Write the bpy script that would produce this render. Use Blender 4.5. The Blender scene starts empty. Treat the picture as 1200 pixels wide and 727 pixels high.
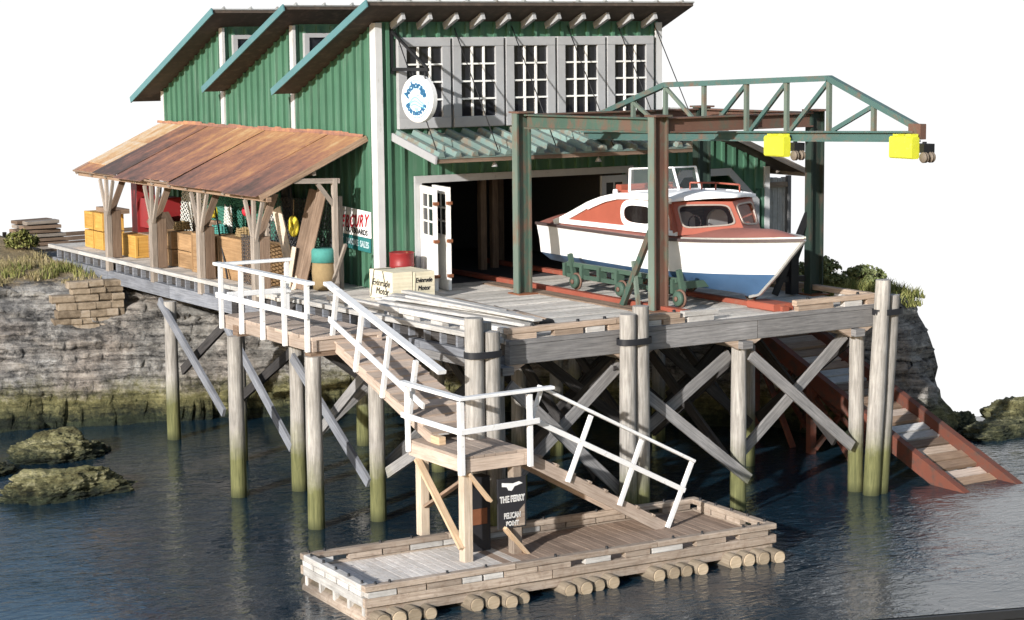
import bpy, bmesh, math, random
from mathutils import Vector, Matrix, noise
random.seed(11)
R=random.Random(5)
V=Vector
C=bpy.context.scene.collection
W=-3.85                      # water level

# ------------------------------------------------------------------ materials
def nt(name):
    m=bpy.data.materials.new(name); m.use_nodes=True
    n=m.node_tree.nodes; l=m.node_tree.links
    b=n['Principled BSDF']
    return m,n,l,b
def ramp(n,stops):
    r=n.new('ShaderNodeValToRGB'); e=r.color_ramp.elements
    while len(e)<len(stops): e.new(0.5)
    for k,(p,c) in enumerate(stops):
        e[k].position=p; e[k].color=(*c,1) if len(c)==3 else c
    return r
def noise_node(n,l,vec,scale,detail=6,rough=.6,dist=0):
    t=n.new('ShaderNodeTexNoise'); t.inputs['Scale'].default_value=scale; t.inputs['Detail'].default_value=detail
    t.inputs['Roughness'].default_value=rough; t.inputs['Distortion'].default_value=dist
    if vec is not None: l.new(vec,t.inputs['Vector'])
    return t
def mix(n,l,fac,a,b,mode='MIX'):
    m=n.new('ShaderNodeMix'); m.data_type='RGBA'; m.blend_type=mode
    if isinstance(fac,(int,float)): m.inputs[0].default_value=fac
    else: l.new(fac,m.inputs[0])
    for s,i in ((a,6),(b,7)):
        if isinstance(s,tuple): m.inputs[i].default_value=(*s,1)
        else: l.new(s,m.inputs[i])
    return m.outputs[2]
def math_(n,l,op,a,b=None,c=None,clamp=False):
    m=n.new('ShaderNodeMath'); m.operation=op; m.use_clamp=clamp
    for k,s in enumerate((a,b,c)):
        if s is None: continue
        if isinstance(s,(int,float)): m.inputs[k].default_value=s
        else: l.new(s,m.inputs[k])
    return m.outputs[0]
def bump(n,l,b,h,strength=.3,dist=.02):
    bp=n.new('ShaderNodeBump'); bp.inputs['Strength'].default_value=strength; bp.inputs['Distance'].default_value=dist
    l.new(h,bp.inputs['Height']); l.new(bp.outputs[0],b.inputs['Normal'])
def rnd_attr(n):
    a=n.new('ShaderNodeAttribute'); a.attribute_name='rnd'; return a.outputs['Fac']

def wood(name,dark,mid,light,gu=.7,gv=13,var=.35,stain=None,stain_amt=.5,algae=None,rough=.85,bstr=.35):
    """long-grained timber: u runs along each board; algae = heights where tide growth begins"""
    m,n,l,b=nt(name)
    uv=n.new('ShaderNodeUVMap'); uv.uv_map='UVMap'
    mp=n.new('ShaderNodeMapping'); mp.inputs['Scale'].default_value=(gu,gv,1); l.new(uv.outputs[0],mp.inputs[0])
    g=noise_node(n,l,mp.outputs[0],2.2,8,.7,.3)
    rp=ramp(n,[(.25,dark),(.5,mid),(.78,light)]); l.new(g.outputs[0],rp.inputs[0])
    geo=n.new('ShaderNodeNewGeometry')
    big=noise_node(n,l,geo.outputs['Position'],1.3,5,.65)
    fine=noise_node(n,l,geo.outputs['Position'],9,5,.65)
    col=rp.outputs[0]
    bb=math_(n,l,'MULTIPLY_ADD',big.outputs[0],.8,.6)
    v=math_(n,l,'MULTIPLY_ADD',rnd_attr(n),var*2,1-var)
    bv=math_(n,l,'MULTIPLY',bb,v)
    cv=n.new('ShaderNodeCombineColor')
    for k in range(3): l.new(bv,cv.inputs[k])
    col=mix(n,l,1.0,col,cv.outputs[0],'MULTIPLY')
    if stain:
        s=ramp(n,[(.5,(0,0,0)),(.68,(1,1,1))]); l.new(fine.outputs[0],s.inputs[0])
        f=math_(n,l,'MULTIPLY',s.outputs[0],stain_amt)
        col=mix(n,l,f,col,stain)
    if algae:
        z=n.new('ShaderNodeSeparateXYZ'); l.new(geo.outputs['Position'],z.inputs[0])
        zz=math_(n,l,'MULTIPLY_ADD',big.outputs[0],-.9,z.outputs[2])
        zz=math_(n,l,'MULTIPLY_ADD',fine.outputs[0],-.35,zz)
        mr=n.new('ShaderNodeMapRange'); mr.inputs[1].default_value=algae[0]-.45; mr.inputs[2].default_value=algae[0]-1.15
        l.new(zz,mr.inputs[0])
        gr=ramp(n,[(.3,(.06,.065,.026)),(.7,(.185,.185,.08))]); l.new(g.outputs[0],gr.inputs[0])
        col=mix(n,l,mr.outputs[0],col,gr.outputs[0])
        md=n.new('ShaderNodeMapRange'); md.inputs[1].default_value=W+.22; md.inputs[2].default_value=W+.02
        l.new(z.outputs[2],md.inputs[0])
        col=mix(n,l,math_(n,l,'MULTIPLY',md.outputs[0],.75),col,(.03,.035,.015))
    l.new(col,b.inputs['Base Color']); b.inputs['Roughness'].default_value=rough
    b.inputs['Specular IOR Level'].default_value=.25
    bump(n,l,b,g.outputs[0],bstr,.02)
    return m
def paint(name,base,wear=None,wear_lo=.58,wear_hi=.72,rough=.55,scale=5,var=.1,streak=0,spec=.35,bstr=.12):
    m,n,l,b=nt(name)
    geo=n.new('ShaderNodeNewGeometry')
    vec=geo.outputs['Position']
    if streak:
        mp=n.new('ShaderNodeMapping'); mp.inputs['Scale'].default_value=(1,1,streak); l.new(vec,mp.inputs[0]); vec=mp.outputs[0]
    a=noise_node(n,l,vec,scale,7,.68)
    big=noise_node(n,l,geo.outputs['Position'],.9,4,.6)
    v=math_(n,l,'MULTIPLY_ADD',rnd_attr(n),var*2,1-var)
    v=math_(n,l,'MULTIPLY',v,math_(n,l,'MULTIPLY_ADD',big.outputs[0],.5,.75))
    v=math_(n,l,'MULTIPLY',v,math_(n,l,'MULTIPLY_ADD',a.outputs[0],.3,.85))
    cv=n.new('ShaderNodeCombineColor')
    for k in range(3): l.new(v,cv.inputs[k])
    col=mix(n,l,1.0,base,cv.outputs[0],'MULTIPLY')
    if wear:
        r=ramp(n,[(wear_lo,(0,0,0)),(wear_hi,(1,1,1))]); l.new(a.outputs[0],r.inputs[0])
        col=mix(n,l,r.outputs[0],col,wear)
    l.new(col,b.inputs['Base Color']); b.inputs['Roughness'].default_value=rough
    b.inputs['Specular IOR Level'].default_value=spec
    bump(n,l,b,a.outputs[0],bstr,.01)
    return m
def plain(name,c,rough=.6,metal=0,spec=.4):
    m,n,l,b=nt(name)
    geo=n.new('ShaderNodeNewGeometry'); a=noise_node(n,l,geo.outputs['Position'],14,5,.6)
    v=math_(n,l,'MULTIPLY_ADD',a.outputs[0],.5,.75)
    cv=n.new('ShaderNodeCombineColor')
    for k in range(3): l.new(v,cv.inputs[k])
    l.new(mix(n,l,1.0,c,cv.outputs[0],'MULTIPLY'),b.inputs['Base Color'])
    b.inputs['Roughness'].default_value=rough; b.inputs['Metallic'].default_value=metal; b.inputs['Specular IOR Level'].default_value=spec
    return m

M={}
M['deckwood']=wood('pale_deck_planks',(.36,.325,.285),(.58,.545,.495),(.76,.725,.68),var=.22,stain=(.17,.12,.085),stain_amt=.4)
M['walkwood']=wood('brown_walk_planks',(.25,.19,.15),(.43,.345,.285),(.56,.475,.40),var=.28)
M['floatpale']=wood('pale_float_planks',(.40,.36,.32),(.62,.58,.54),(.78,.75,.71),var=.22,stain=(.3,.22,.16),stain_amt=.35)
M['floatwood']=wood('float_planks',(.17,.13,.10),(.32,.26,.21),(.47,.40,.335),var=.25,stain=(.16,.10,.07),stain_amt=.45)
M['greywood']=wood('grey_weathered_timber',(.10,.10,.105),(.22,.215,.215),(.36,.35,.345),var=.22,algae=(-3.0,))
M['bluegrey']=wood('blue_grey_beam',(.09,.095,.11),(.18,.19,.215),(.29,.305,.335),var=.15)
M['pilewood']=wood('piling_timber',(.13,.12,.11),(.28,.265,.245),(.47,.45,.42),gv=9,var=.18,algae=(-2.55,),bstr=.6)
M['chromewin']=plain('dull_window_trim',(.30,.26,.23),.45,.3)
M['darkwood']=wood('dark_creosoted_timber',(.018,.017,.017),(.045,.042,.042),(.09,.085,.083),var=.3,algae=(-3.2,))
M['curbwood']=wood('curb_timber',(.17,.12,.085),(.34,.26,.20),(.50,.42,.34),var=.3)
M['palewood']=wood('pale_lumber',(.28,.265,.25),(.47,.455,.435),(.66,.645,.625),var=.2,stain=(.2,.17,.15),stain_amt=.3)
M['postwood']=wood('shed_post_timber',(.15,.125,.105),(.28,.24,.205),(.41,.365,.32),var=.2)
M['brownlight']=wood('warm_brown_board',(.15,.10,.07),(.28,.19,.13),(.38,.28,.20),var=.2)
M['tanboard']=wood('pale_tan_board',(.33,.26,.19),(.50,.41,.32),(.64,.56,.47),var=.2)
M['capwood']=wood('grey_cap_wood',(.22,.215,.205),(.38,.37,.355),(.53,.52,.50),var=.15)
M['floatbrownshade']=wood('brown_shaded_float_planks',(.15,.105,.08),(.27,.20,.155),(.37,.29,.23),var=.2)  # weathered brown, darkened further with shade put into the colour
M['logend']=wood('pale_log_end',(.22,.17,.11),(.38,.30,.21),(.48,.40,.30),gu=9,gv=9,var=.25)
M['newwood']=wood('fresh_pine',(.36,.25,.15),(.52,.38,.25),(.62,.49,.35),var=.15)
M['brownwood']=wood('brown_board',(.09,.06,.042),(.18,.125,.09),(.28,.21,.155),var=.25)
M['logwood']=wood('log_wood',(.085,.068,.05),(.175,.142,.105),(.28,.235,.18),gv=5,var=.2)
M['crate']=wood('yellow_crate_wood',(.30,.155,.035),(.49,.275,.065),(.58,.37,.12),var=.15)
M['carton']=wood('tan_crate_wood',(.19,.115,.06),(.33,.205,.105),(.45,.30,.17),var=.22)
M['cream']=wood('cream_crate',(.52,.46,.33),(.70,.64,.48),(.78,.73,.58),var=.08)
M['green']=paint('green_siding',(.060,.150,.095),(.14,.205,.165),.52,.80,.65,5,.14,.10)
M['trim']=paint('grey_white_trim',(.52,.525,.525),(.30,.28,.25),.60,.74,.6,7,.06,.2)
M['frame']=paint('window_frame_grey',(.36,.365,.375),(.25,.25,.25),.62,.75,.6,6,.05)
M['white']=paint('white_rail_paint',(.72,.725,.73),(.42,.40,.37),.60,.76,.5,9,.05)
M['doorwhite']=paint('white_door_paint',(.80,.79,.76),(.5,.46,.41),.66,.78,.55,7,.04)
M['roofteal']=paint('teal_roof_metal',(.10,.22,.20),(.2,.16,.12),.58,.70,.45,4,.12,0)
M['roofedge']=paint('teal_roof_edge',(.085,.20,.215),(.14,.17,.16),.6,.75,.45,4,.08)
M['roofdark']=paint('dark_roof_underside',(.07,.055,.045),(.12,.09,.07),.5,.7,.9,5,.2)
M['roofmetal']=paint('grey_roof_metal',(.30,.31,.31),(.20,.15,.11),.55,.7,.5,4,.15)
M['canopyteal']=paint('pale_teal_canopy_metal',(.17,.245,.225),(.19,.165,.13),.48,.60,.5,3.5,.2)
M['steelgreen']=paint('green_crane_steel',(.05,.09,.07),(.12,.075,.055),.46,.62,.5,3.2,.12,.5)
M['steeldark']=paint('dark_crane_steel',(.025,.042,.034),(.06,.045,.035),.52,.66,.5,3.2,.12,.5)  # darker tone than the other crane steels, for the right-hand columns
M['steelpale']=paint('pale_green_crane_steel',(.125,.162,.135),(.17,.125,.09),.50,.66,.5,3.2,.12,.5)
M['steelrust']=paint('rusty_crane_steel',(.125,.068,.05),(.085,.095,.072),.50,.62,.65,3.2,.2,.5)
M['steelteal']=paint('teal_truss_steel',(.065,.125,.115),(.15,.105,.08),.50,.66,.45,3,.1)
M['redrail']=paint('red_oxide_rail',(.30,.08,.05),(.25,.11,.075),.55,.7,.7,5,.12)
M['redramp']=paint('red_oxide_ramp',(.155,.052,.034),(.085,.05,.04),.47,.62,.75,4,.15)
M['hull']=paint('white_hull_paint',(.73,.745,.75),(.56,.54,.50),.60,.78,.38,4,.02,0,.45,.10)
M['bluehull']=paint('blue_bottom_paint',(.06,.135,.27),(.05,.09,.16),.60,.75,.55,4,.05)
M['cabinred']=paint('red_brown_cabin_paint',(.31,.085,.055),(.22,.08,.055),.6,.75,.45,5,.05)
M['foredeck']=paint('dull_red_foredeck_paint',(.32,.13,.105),(.3,.15,.12),.6,.75,.6,5,.05)
M['brightwhite']=paint('white_boat_paint',(.84,.85,.86),None,rough=.4,var=.02)
M['chrome']=plain('pale_metal_trim',(.6,.6,.58),.35,.6)
M['pulley']=plain('brown_pulley',(.16,.13,.10),.6)
M['darktrim']=plain('dark_rub_rail',(.07,.05,.05),.5)
M['black']=plain('black_steel',(.012,.012,.014),.5)
M['strap']=plain('black_strap',(.015,.016,.02),.6)
M['rust']=plain('rust_brown',(.20,.075,.035),.8)
M['wheelgreen']=paint('green_wheel',(.05,.088,.066),(.10,.075,.055),.6,.75,.6,6)
M['wheelred']=paint('rusty_wheel_rim',(.13,.075,.055),None,rough=.7)
M['redpaint']=paint('bright_red_paint',(.24,.022,.024),(.16,.05,.04),.6,.75,.45,5,.05)
M['yellow']=paint('yellow_hoist_paint',(.62,.64,.045),(.72,.74,.16),.6,.8,.5,12,.06)
M['signwhite']=plain('sign_white',(.80,.80,.79),.5)
M['signblue']=plain('sign_blue',(.03,.13,.26),.5)
M['signcyan']=plain('sign_cyan',(.25,.62,.72),.5)
M['signpale']=plain('sign_pale_blue',(.66,.80,.84),.5)
M['signred']=plain('sign_red',(.62,.03,.05),.5)
M['signteal']=plain('sign_teal',(.03,.17,.17),.5)
M['ink']=plain('black_lettering',(.02,.02,.025),.6)
M['poster']=plain('poster_black',(.022,.022,.026),.55)
M['greenNet']=plain('green_net_cord',(.04,.16,.12),.9)
M['paleNet']=plain('pale_net_cord',(.55,.55,.52),.9)
M['darkNet']=plain('dark_wire',(.05,.05,.055),.7)
M['tealtub']=plain('teal_tub',(.06,.25,.22),.8)
M['buoy']=plain('yellow_buoy',(.68,.55,.05),.6)
M['rope']=plain('rope',(.27,.195,.10),.95)
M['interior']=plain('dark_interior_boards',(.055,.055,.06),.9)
M['stone']=None

def glass(name,c,rough=.08):
    m,n,l,b=nt(name)
    b.inputs['Base Color'].default_value=(*c,1); b.inputs['Roughness'].default_value=rough
    b.inputs['Specular IOR Level'].default_value=.5 if 'boat' not in name else .18
    geo=n.new('ShaderNodeNewGeometry'); a=noise_node(n,l,geo.outputs['Position'],1.4,3,.5)
    bump(n,l,b,a.outputs[0],.15,.05)
    return m
M['glass']=glass('dark_window_glass',(.016,.017,.022))
M['boatglass']=glass('boat_window_glass',(.010,.008,.008),.08)

def rust_roof():
    m,n,l,b=nt('rusted_sheet_roof')
    uv=n.new('ShaderNodeUVMap'); uv.uv_map='UVMap'
    mp=n.new('ShaderNodeMapping'); mp.inputs['Scale'].default_value=(1.7,.30,1); l.new(uv.outputs[0],mp.inputs[0])
    a=noise_node(n,l,mp.outputs[0],1.2,7,.7,.6)
    geo=n.new('ShaderNodeNewGeometry')
    f=noise_node(n,l,geo.outputs['Position'],1.0,7,.7,.4); g=noise_node(n,l,geo.outputs['Position'],7,6,.7)
    s=math_(n,l,'ADD',math_(n,l,'MULTIPLY',a.outputs[0],.42),math_(n,l,'MULTIPLY',f.outputs[0],.36))
    s=math_(n,l,'ADD',s,math_(n,l,'MULTIPLY',g.outputs[0],.22))
    s=math_(n,l,'ADD',s,math_(n,l,'MULTIPLY_ADD',rnd_attr(n),.24,-.10))
    px=n.new('ShaderNodeSeparateXYZ'); l.new(geo.outputs['Position'],px.inputs[0])
    s=math_(n,l,'MULTIPLY_ADD',s,1.8,-.25)
    s=math_(n,l,'MULTIPLY_ADD',px.outputs[0],.11,s)
    rp=ramp(n,[(.22,(.085,.062,.055)),(.38,(.185,.10,.08)),(.52,(.30,.145,.095)),(.66,(.43,.225,.11)),(.80,(.53,.36,.20)),(.95,(.58,.50,.41))])
    l.new(s,rp.inputs[0]); l.new(rp.outputs[0],b.inputs['Base Color'])
    b.inputs['Roughness'].default_value=.62; b.inputs['Specular IOR Level'].default_value=.3
    bump(n,l,b,math_(n,l,'ADD',a.outputs[0],g.outputs[0]),.35,.03)
    return m
M['rustroof']=rust_roof()

def rock_mat(name,algae_top,yellow=False):
    dk0,dk1=(W+.46,W+.08) if yellow else (W+.62,W+.18)
    m,n,l,b=nt(name)
    geo=n.new('ShaderNodeNewGeometry'); P=geo.outputs['Position']
    sx=n.new('ShaderNodeSeparateXYZ'); l.new(P,sx.inputs[0])
    mp=n.new('ShaderNodeMapping'); mp.inputs['Scale'].default_value=(.40,.40,5.6); mp.inputs['Rotation'].default_value=(.12,-.16,0); l.new(P,mp.inputs[0])
    st=noise_node(n,l,mp.outputs[0],1.5,9,.68,.6)
    f=noise_node(n,l,P,6,8,.7)
    big=noise_node(n,l,P,.55,4,.6)
    s=math_(n,l,'ADD',math_(n,l,'MULTIPLY',st.outputs[0],.65),math_(n,l,'MULTIPLY',f.outputs[0],.35))
    cm=n.new('ShaderNodeMapping'); cm.inputs['Scale'].default_value=(.22,.22,2.3); cm.inputs['Rotation'].default_value=(.12,-.20,.3)
    wob=n.new('ShaderNodeVectorMath'); wob.operation='MULTIPLY_ADD'; l.new(f.outputs['Color'],wob.inputs[0]); wob.inputs[1].default_value=(.9,.9,.30); l.new(P,wob.inputs[2]); l.new(wob.outputs[0],cm.inputs[0])
    vo=n.new('ShaderNodeTexVoronoi'); vo.feature='DISTANCE_TO_EDGE'; vo.inputs['Scale'].default_value=1.7; l.new(cm.outputs[0],vo.inputs['Vector'])
    cr=n.new('ShaderNodeMapRange'); cr.inputs[1].default_value=0; cr.inputs[2].default_value=.10; cr.inputs[3].default_value=-.075; cr.inputs[4].default_value=.012; l.new(vo.outputs['Distance'],cr.inputs[0])
    fine=noise_node(n,l,P,22,4,.7)
    s=math_(n,l,'ADD',s,cr.outputs[0]); s=math_(n,l,'MULTIPLY_ADD',fine.outputs[0],.16,math_(n,l,'SUBTRACT',s,.08))
    rp=ramp(n,[(.34,(.03,.029,.028)),(.42,(.125,.12,.114)),(.50,(.245,.235,.22)),(.59,(.38,.367,.345)),(.70,(.56,.55,.525))]); l.new(s,rp.inputs[0])
    col=rp.outputs[0]
    warm=ramp(n,[(.45,(0,0,0)),(.65,(1,1,1))]); l.new(big.outputs[0],warm.inputs[0])
    col=mix(n,l,math_(n,l,'MULTIPLY',warm.outputs[0],.45),col,mix(n,l,1.0,col,(1.12,.92,.78),'MULTIPLY'))
    # tide growth by height: mustard band, then dark wet weed
    zn=math_(n,l,'ADD',sx.outputs[2],math_(n,l,'MULTIPLY_ADD',big.outputs[0],.9,-.45))
    zn=math_(n,l,'ADD',zn,math_(n,l,'MULTIPLY_ADD',f.outputs[0],.8,-.4))
    mr=n.new('ShaderNodeMapRange'); mr.inputs[1].default_value=algae_top; mr.inputs[2].default_value=algae_top-.42; l.new(zn,mr.inputs[0])
    gr=ramp(n,([(.35,(.07,.06,.022)),(.5,(.19,.18,.072)),(.66,(.42,.385,.22))] if yellow else [(.35,(.04,.040,.015)),(.52,(.145,.135,.045)),(.68,(.30,.275,.115))])); l.new(s,gr.inputs[0])
    col=mix(n,l,math_(n,l,'MULTIPLY',mr.outputs[0],.9),col,gr.outputs[0])
    md=n.new('ShaderNodeMapRange'); md.inputs[1].default_value=dk0; md.inputs[2].default_value=dk1; l.new(zn,md.inputs[0])
    dk=ramp(n,[(.4,(.012,.017,.012)),(.6,(.035,.045,.022)),(.72,(.10,.115,.06))]); l.new(s,dk.inputs[0])
    col=mix(n,l,md.outputs[0],col,dk.outputs[0])
    # soil and dry grass on flat tops
    nz=n.new('ShaderNodeSeparateXYZ'); l.new(geo.outputs['True Normal'],nz.inputs[0])
    if not yellow:
        tp=n.new('ShaderNodeMapRange'); tp.inputs[1].default_value=-.75; tp.inputs[2].default_value=-.5; l.new(zn,tp.inputs[0])
        so=ramp(n,[(.35,(.16,.12,.06)),(.6,(.34,.26,.15)),(.75,(.42,.36,.24))]); l.new(f.outputs[0],so.inputs[0])
        col=mix(n,l,tp.outputs[0],col,so.outputs[0])
    l.new(col,b.inputs['Base Color']); b.inputs['Roughness'].default_value=.8; b.inputs['Specular IOR Level'].default_value=.3
    bump(n,l,b,s,1.0,.22)
    return m
M['rock']=rock_mat('shore_rock',-2.72)
M['rockyellow']=rock_mat('weedy_rock',-2.2,True)
def stone_mat():
    m,n,l,b=nt('tan_wall_stone')
    geo=n.new('ShaderNodeNewGeometry'); f=noise_node(n,l,geo.outputs['Position'],5,7,.7)
    rp=ramp(n,[(.3,(.13,.098,.066)),(.5,(.26,.205,.145)),(.72,(.36,.30,.235))])
    s=math_(n,l,'ADD',f.outputs[0],math_(n,l,'MULTIPLY_ADD',rnd_attr(n),.3,-.15)); l.new(s,rp.inputs[0])
    l.new(rp.outputs[0],b.inputs['Base Color']); b.inputs['Roughness'].default_value=.9
    bump(n,l,b,f.outputs[0],.5,.04)
    return m
M['stone']=stone_mat()
def water_mat():
    m,n,l,b=nt('dark_rippled_water')
    geo=n.new('ShaderNodeNewGeometry'); P=geo.outputs['Position']
    mp=n.new('ShaderNodeMapping'); mp.inputs['Scale'].default_value=(.8,1.5,1); mp.inputs['Rotation'].default_value=(0,0,.55); l.new(P,mp.inputs[0])
    a=noise_node(n,l,mp.outputs[0],2.5,3,.55,1.0)
    c=noise_node(n,l,mp.outputs[0],7.0,3,.6,.6)
    big=noise_node(n,l,P,.30,4,.6)
    amp=n.new('ShaderNodeMapRange'); amp.inputs[1].default_value=.38; amp.inputs[2].default_value=.62; amp.inputs[3].default_value=.35; amp.inputs[4].default_value=1.15
    l.new(big.outputs[0],amp.inputs[0])
    h=math_(n,l,'ADD',a.outputs[0],math_(n,l,'MULTIPLY',c.outputs[0],.38))
    h=math_(n,l,'MULTIPLY',h,amp.outputs[0])
    bump(n,l,b,h,.75,.045)
    rp=ramp(n,[(.35,(.005,.018,.032)),(.65,(.011,.032,.050))]); l.new(big.outputs[0],rp.inputs[0])
    # pale flecks drifting on the surface
    vo=n.new('ShaderNodeTexVoronoi'); vo.inputs['Scale'].default_value=2.6; l.new(P,vo.inputs['Vector'])
    fl=ramp(n,[(.028,(1,1,1)),(.05,(0,0,0))]); l.new(vo.outputs['Distance'],fl.inputs[0])
    keep=ramp(n,[(.55,(0,0,0)),(.6,(1,1,1))]); l.new(vo.outputs['Color'],keep.inputs[0])
    ff=math_(n,l,'MULTIPLY',fl.outputs[0],keep.outputs[0])
    col=mix(n,l,math_(n,l,'MULTIPLY',ff,.6),rp.outputs[0],(.45,.48,.48))
    l.new(col,b.inputs['Base Color'])
    b.inputs['Roughness'].default_value=.012; b.inputs['IOR'].default_value=1.55
    return m
M['water']=water_mat()
def leaf_mat(name,a,c):
    m,n,l,b=nt(name)
    r=ramp(n,[(.0,a),(1,c)]); l.new(rnd_attr(n),r.inputs[0]); l.new(r.outputs[0],b.inputs['Base Color'])
    b.inputs['Roughness'].default_value=.8; b.inputs['Specular IOR Level'].default_value=.15
    return m
M['grassdry']=leaf_mat('dry_grass',(.16,.14,.06),(.40,.33,.19))
M['grassgreen']=leaf_mat('green_grass',(.09,.115,.03),(.28,.27,.10))
M['leaf']=leaf_mat('pale_green_leaves',(.11,.145,.05),(.30,.32,.16))
M['base']=plain('black_base_edge',(.02,.021,.023),.5)
M['haze']=None

# ------------------------------------------------------------------ mesh builder
class MB:
    def __init__(s,xf=None): s.v=[];s.f=[];s.uv=[];s.r=[];s.sm=[];s.xf=xf
    def add(s,vs,fs,uvs,r=None,smooth=False):
        o=len(s.v); r=R.random() if r is None else r
        du,dv=R.random()*50,R.random()*50
        s.v+=[V(p) for p in vs]
        for k,f in enumerate(fs):
            s.f.append([o+i for i in f]); s.uv.append([(u+du,w+dv) for u,w in uvs[k]]); s.r.append(r); s.sm.append(smooth)
    def ext(s,a,b,pts,up=(0,0,1),r=None,smooth=False,pts2=None,cap=True):
        a=V(a);b=V(b);d=b-a;L=d.length
        if L<1e-6: return s
        d/=L;up=V(up);sd=d.cross(up)
        if sd.length<1e-4: sd=d.cross(V((1,0,0)))
        if sd.length<1e-4: sd=d.cross(V((0,1,0)))
        sd.normalize();u2=sd.cross(d)
        n=len(pts);q=pts2 or pts
        vs=[a+sd*x+u2*y for x,y in pts]+[b+sd*x+u2*y for x,y in q]
        per=[0]
        for i in range(n):
            j=(i+1)%n; per.append(per[-1]+math.hypot(pts[j][0]-pts[i][0],pts[j][1]-pts[i][1]))
        fs=[];uv=[]
        for i in range(n):
            j=(i+1)%n
            fs.append([i,j,n+j,n+i]); uv.append([(0,per[i]),(0,per[i+1]),(L,per[i+1]),(L,per[i])])
        o=len(s.v); s.add(vs,fs,uv,r,smooth)
        if cap:
            rr=s.r[-1]
            for off,pp in ((0,pts),(n,q)):
                idx=[o+off+i for i in range(n)]
                if off==0: idx=idx[::-1];pp=pp[::-1]
                s.f.append(idx); s.uv.append([(x*.15+3,y) for x,y in pp]); s.r.append(rr); s.sm.append(False)
        return s
    def beam(s,a,b,w,h,up=(0,0,1),r=None,ch=0,jit=0):
        if jit:
            a=V(a)+V((R.uniform(-jit,jit),R.uniform(-jit,jit),R.uniform(-jit,jit)*.5)); b=V(b)+V((R.uniform(-jit,jit),R.uniform(-jit,jit),R.uniform(-jit,jit)*.5))
        w/=2;h/=2
        if ch: p=[(-w+ch,-h),(w-ch,-h),(w,-h+ch),(w,h-ch),(w-ch,h),(-w+ch,h),(-w,h-ch),(-w,-h+ch)]
        else: p=[(-w,-h),(w,-h),(w,h),(-w,h)]
        return s.ext(a,b,p,up,r)
    def box(s,x0,x1,y0,y1,z0,z1,r=None,ch=0):
        # length along the longest axis
        dx,dy,dz=x1-x0,y1-y0,z1-z0;cx,cy,cz=(x0+x1)/2,(y0+y1)/2,(z0+z1)/2
        if dx>=dy and dx>=dz: return s.beam((x0,cy,cz),(x1,cy,cz),dy,dz,r=r,ch=ch)
        if dy>=dz: return s.beam((cx,y0,cz),(cx,y1,cz),dx,dz,r=r,ch=ch)
        return s.beam((cx,cy,z0),(cx,cy,z1),dy,dx,up=(1,0,0),r=r,ch=ch)
    def ibeam(s,a,b,w,h,t=.03,up=(0,0,1),r=None):
        w/=2;h/=2;k=t/2
        p=[(-w,-h),(w,-h),(w,-h+t),(k,-h+t),(k,h-t),(w,h-t),(w,h),(-w,h),(-w,h-t),(-k,h-t),(-k,-h+t),(-w,-h+t)]
        return s.ext(a,b,p,up,r)
    def tube(s,a,b,r0,r1=None,n=14,r=None,smooth=True):
        r1=r0 if r1 is None else r1
        c=[(math.cos(2*math.pi*i/n),math.sin(2*math.pi*i/n)) for i in range(n)]
        return s.ext(a,b,[(x*r0,y*r0) for x,y in c],(0,0,1),r,smooth,[(x*r1,y*r1) for x,y in c])
    def path(s,pts,rad,n=6,r=None):
        r=R.random() if r is None else r
        for a,b in zip(pts,pts[1:]): s.tube(a,b,rad,rad,n,r)
        return s
    def poly(s,pts,r=None,thick=None,nrm=None):
        """flat polygon, or a slab when thick and its direction are given"""
        pts=[V(p) for p in pts]
        n=len(pts)
        e1=(pts[1]-pts[0]).normalized(); N=(pts[1]-pts[0]).cross(pts[-1]-pts[0]).normalized(); e2=N.cross(e1)
        uvp=[((p-pts[0]).dot(e1),(p-pts[0]).dot(e2)) for p in pts]
        if thick is None:
            s.add(pts,[list(range(n))],[uvp],r)
        else:
            d=V(nrm).normalized()*thick
            vs=pts+[p+d for p in pts]
            fs=[list(range(n))[::-1],[n+i for i in range(n)]]; uv=[uvp[::-1],uvp]
            for i in range(n):
                j=(i+1)%n; L=(pts[j]-pts[i]).length
                fs.append([i,j,n+j,n+i]); uv.append([(0,0),(L,0),(L,thick),(0,thick)])
            s.add(vs,fs,uv,r)
        return s
    def grid(s,P,closed=False,smooth=True,r=None):
        """P[i][j] rows of points"""
        m=len(P);n=len(P[0]);vs=[p for row in P for p in row];fs=[];uv=[]
        for i in range(m-1):
            for j in range(n-1 if not closed else n):
                k=(j+1)%n
                fs.append([i*n+j,i*n+k,(i+1)*n+k,(i+1)*n+j]); uv.append([(i*.1,j*.1),(i*.1,(j+1)*.1),((i+1)*.1,(j+1)*.1),((i+1)*.1,j*.1)])
        s.add(vs,fs,uv,r,smooth); return s
    def lathe(s,prof,c,n=20,r=None,axis='Z'):
        P=[]
        for rad,h in prof:
            row=[]
            for i in range(n):
                a=2*math.pi*i/n; x,y=rad*math.cos(a),rad*math.sin(a)
                row.append(V(c)+(V((x,y,h)) if axis=='Z' else V((h,x,y)) if axis=='X' else V((x,h,y))))
            P.append(row)
        s.grid(P,True,True,r); return s
    def build(s,name,mat,parent=None,origin=None,recalc=True,xf=None):
        me=bpy.data.meshes.new(name)
        xf=xf or s.xf
        vs=[xf@p for p in s.v] if xf else s.v
        if parent is not None: o0=V(parent['_o'])
        else: o0=V(origin) if origin is not None else V((sum(p.x for p in vs)/len(vs),sum(p.y for p in vs)/len(vs),min(p.z for p in vs)))
        me.from_pydata([tuple(p-o0) for p in vs],[],s.f)
        ul=me.uv_layers.new(name='UVMap')
        flat=[c for f in s.uv for uv in f for c in uv]
        ul.data.foreach_set('uv',flat)
        at=me.attributes.new('rnd','FLOAT','FACE'); at.data.foreach_set('value',s.r)
        me.polygons.foreach_set('use_smooth',s.sm)
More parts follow.
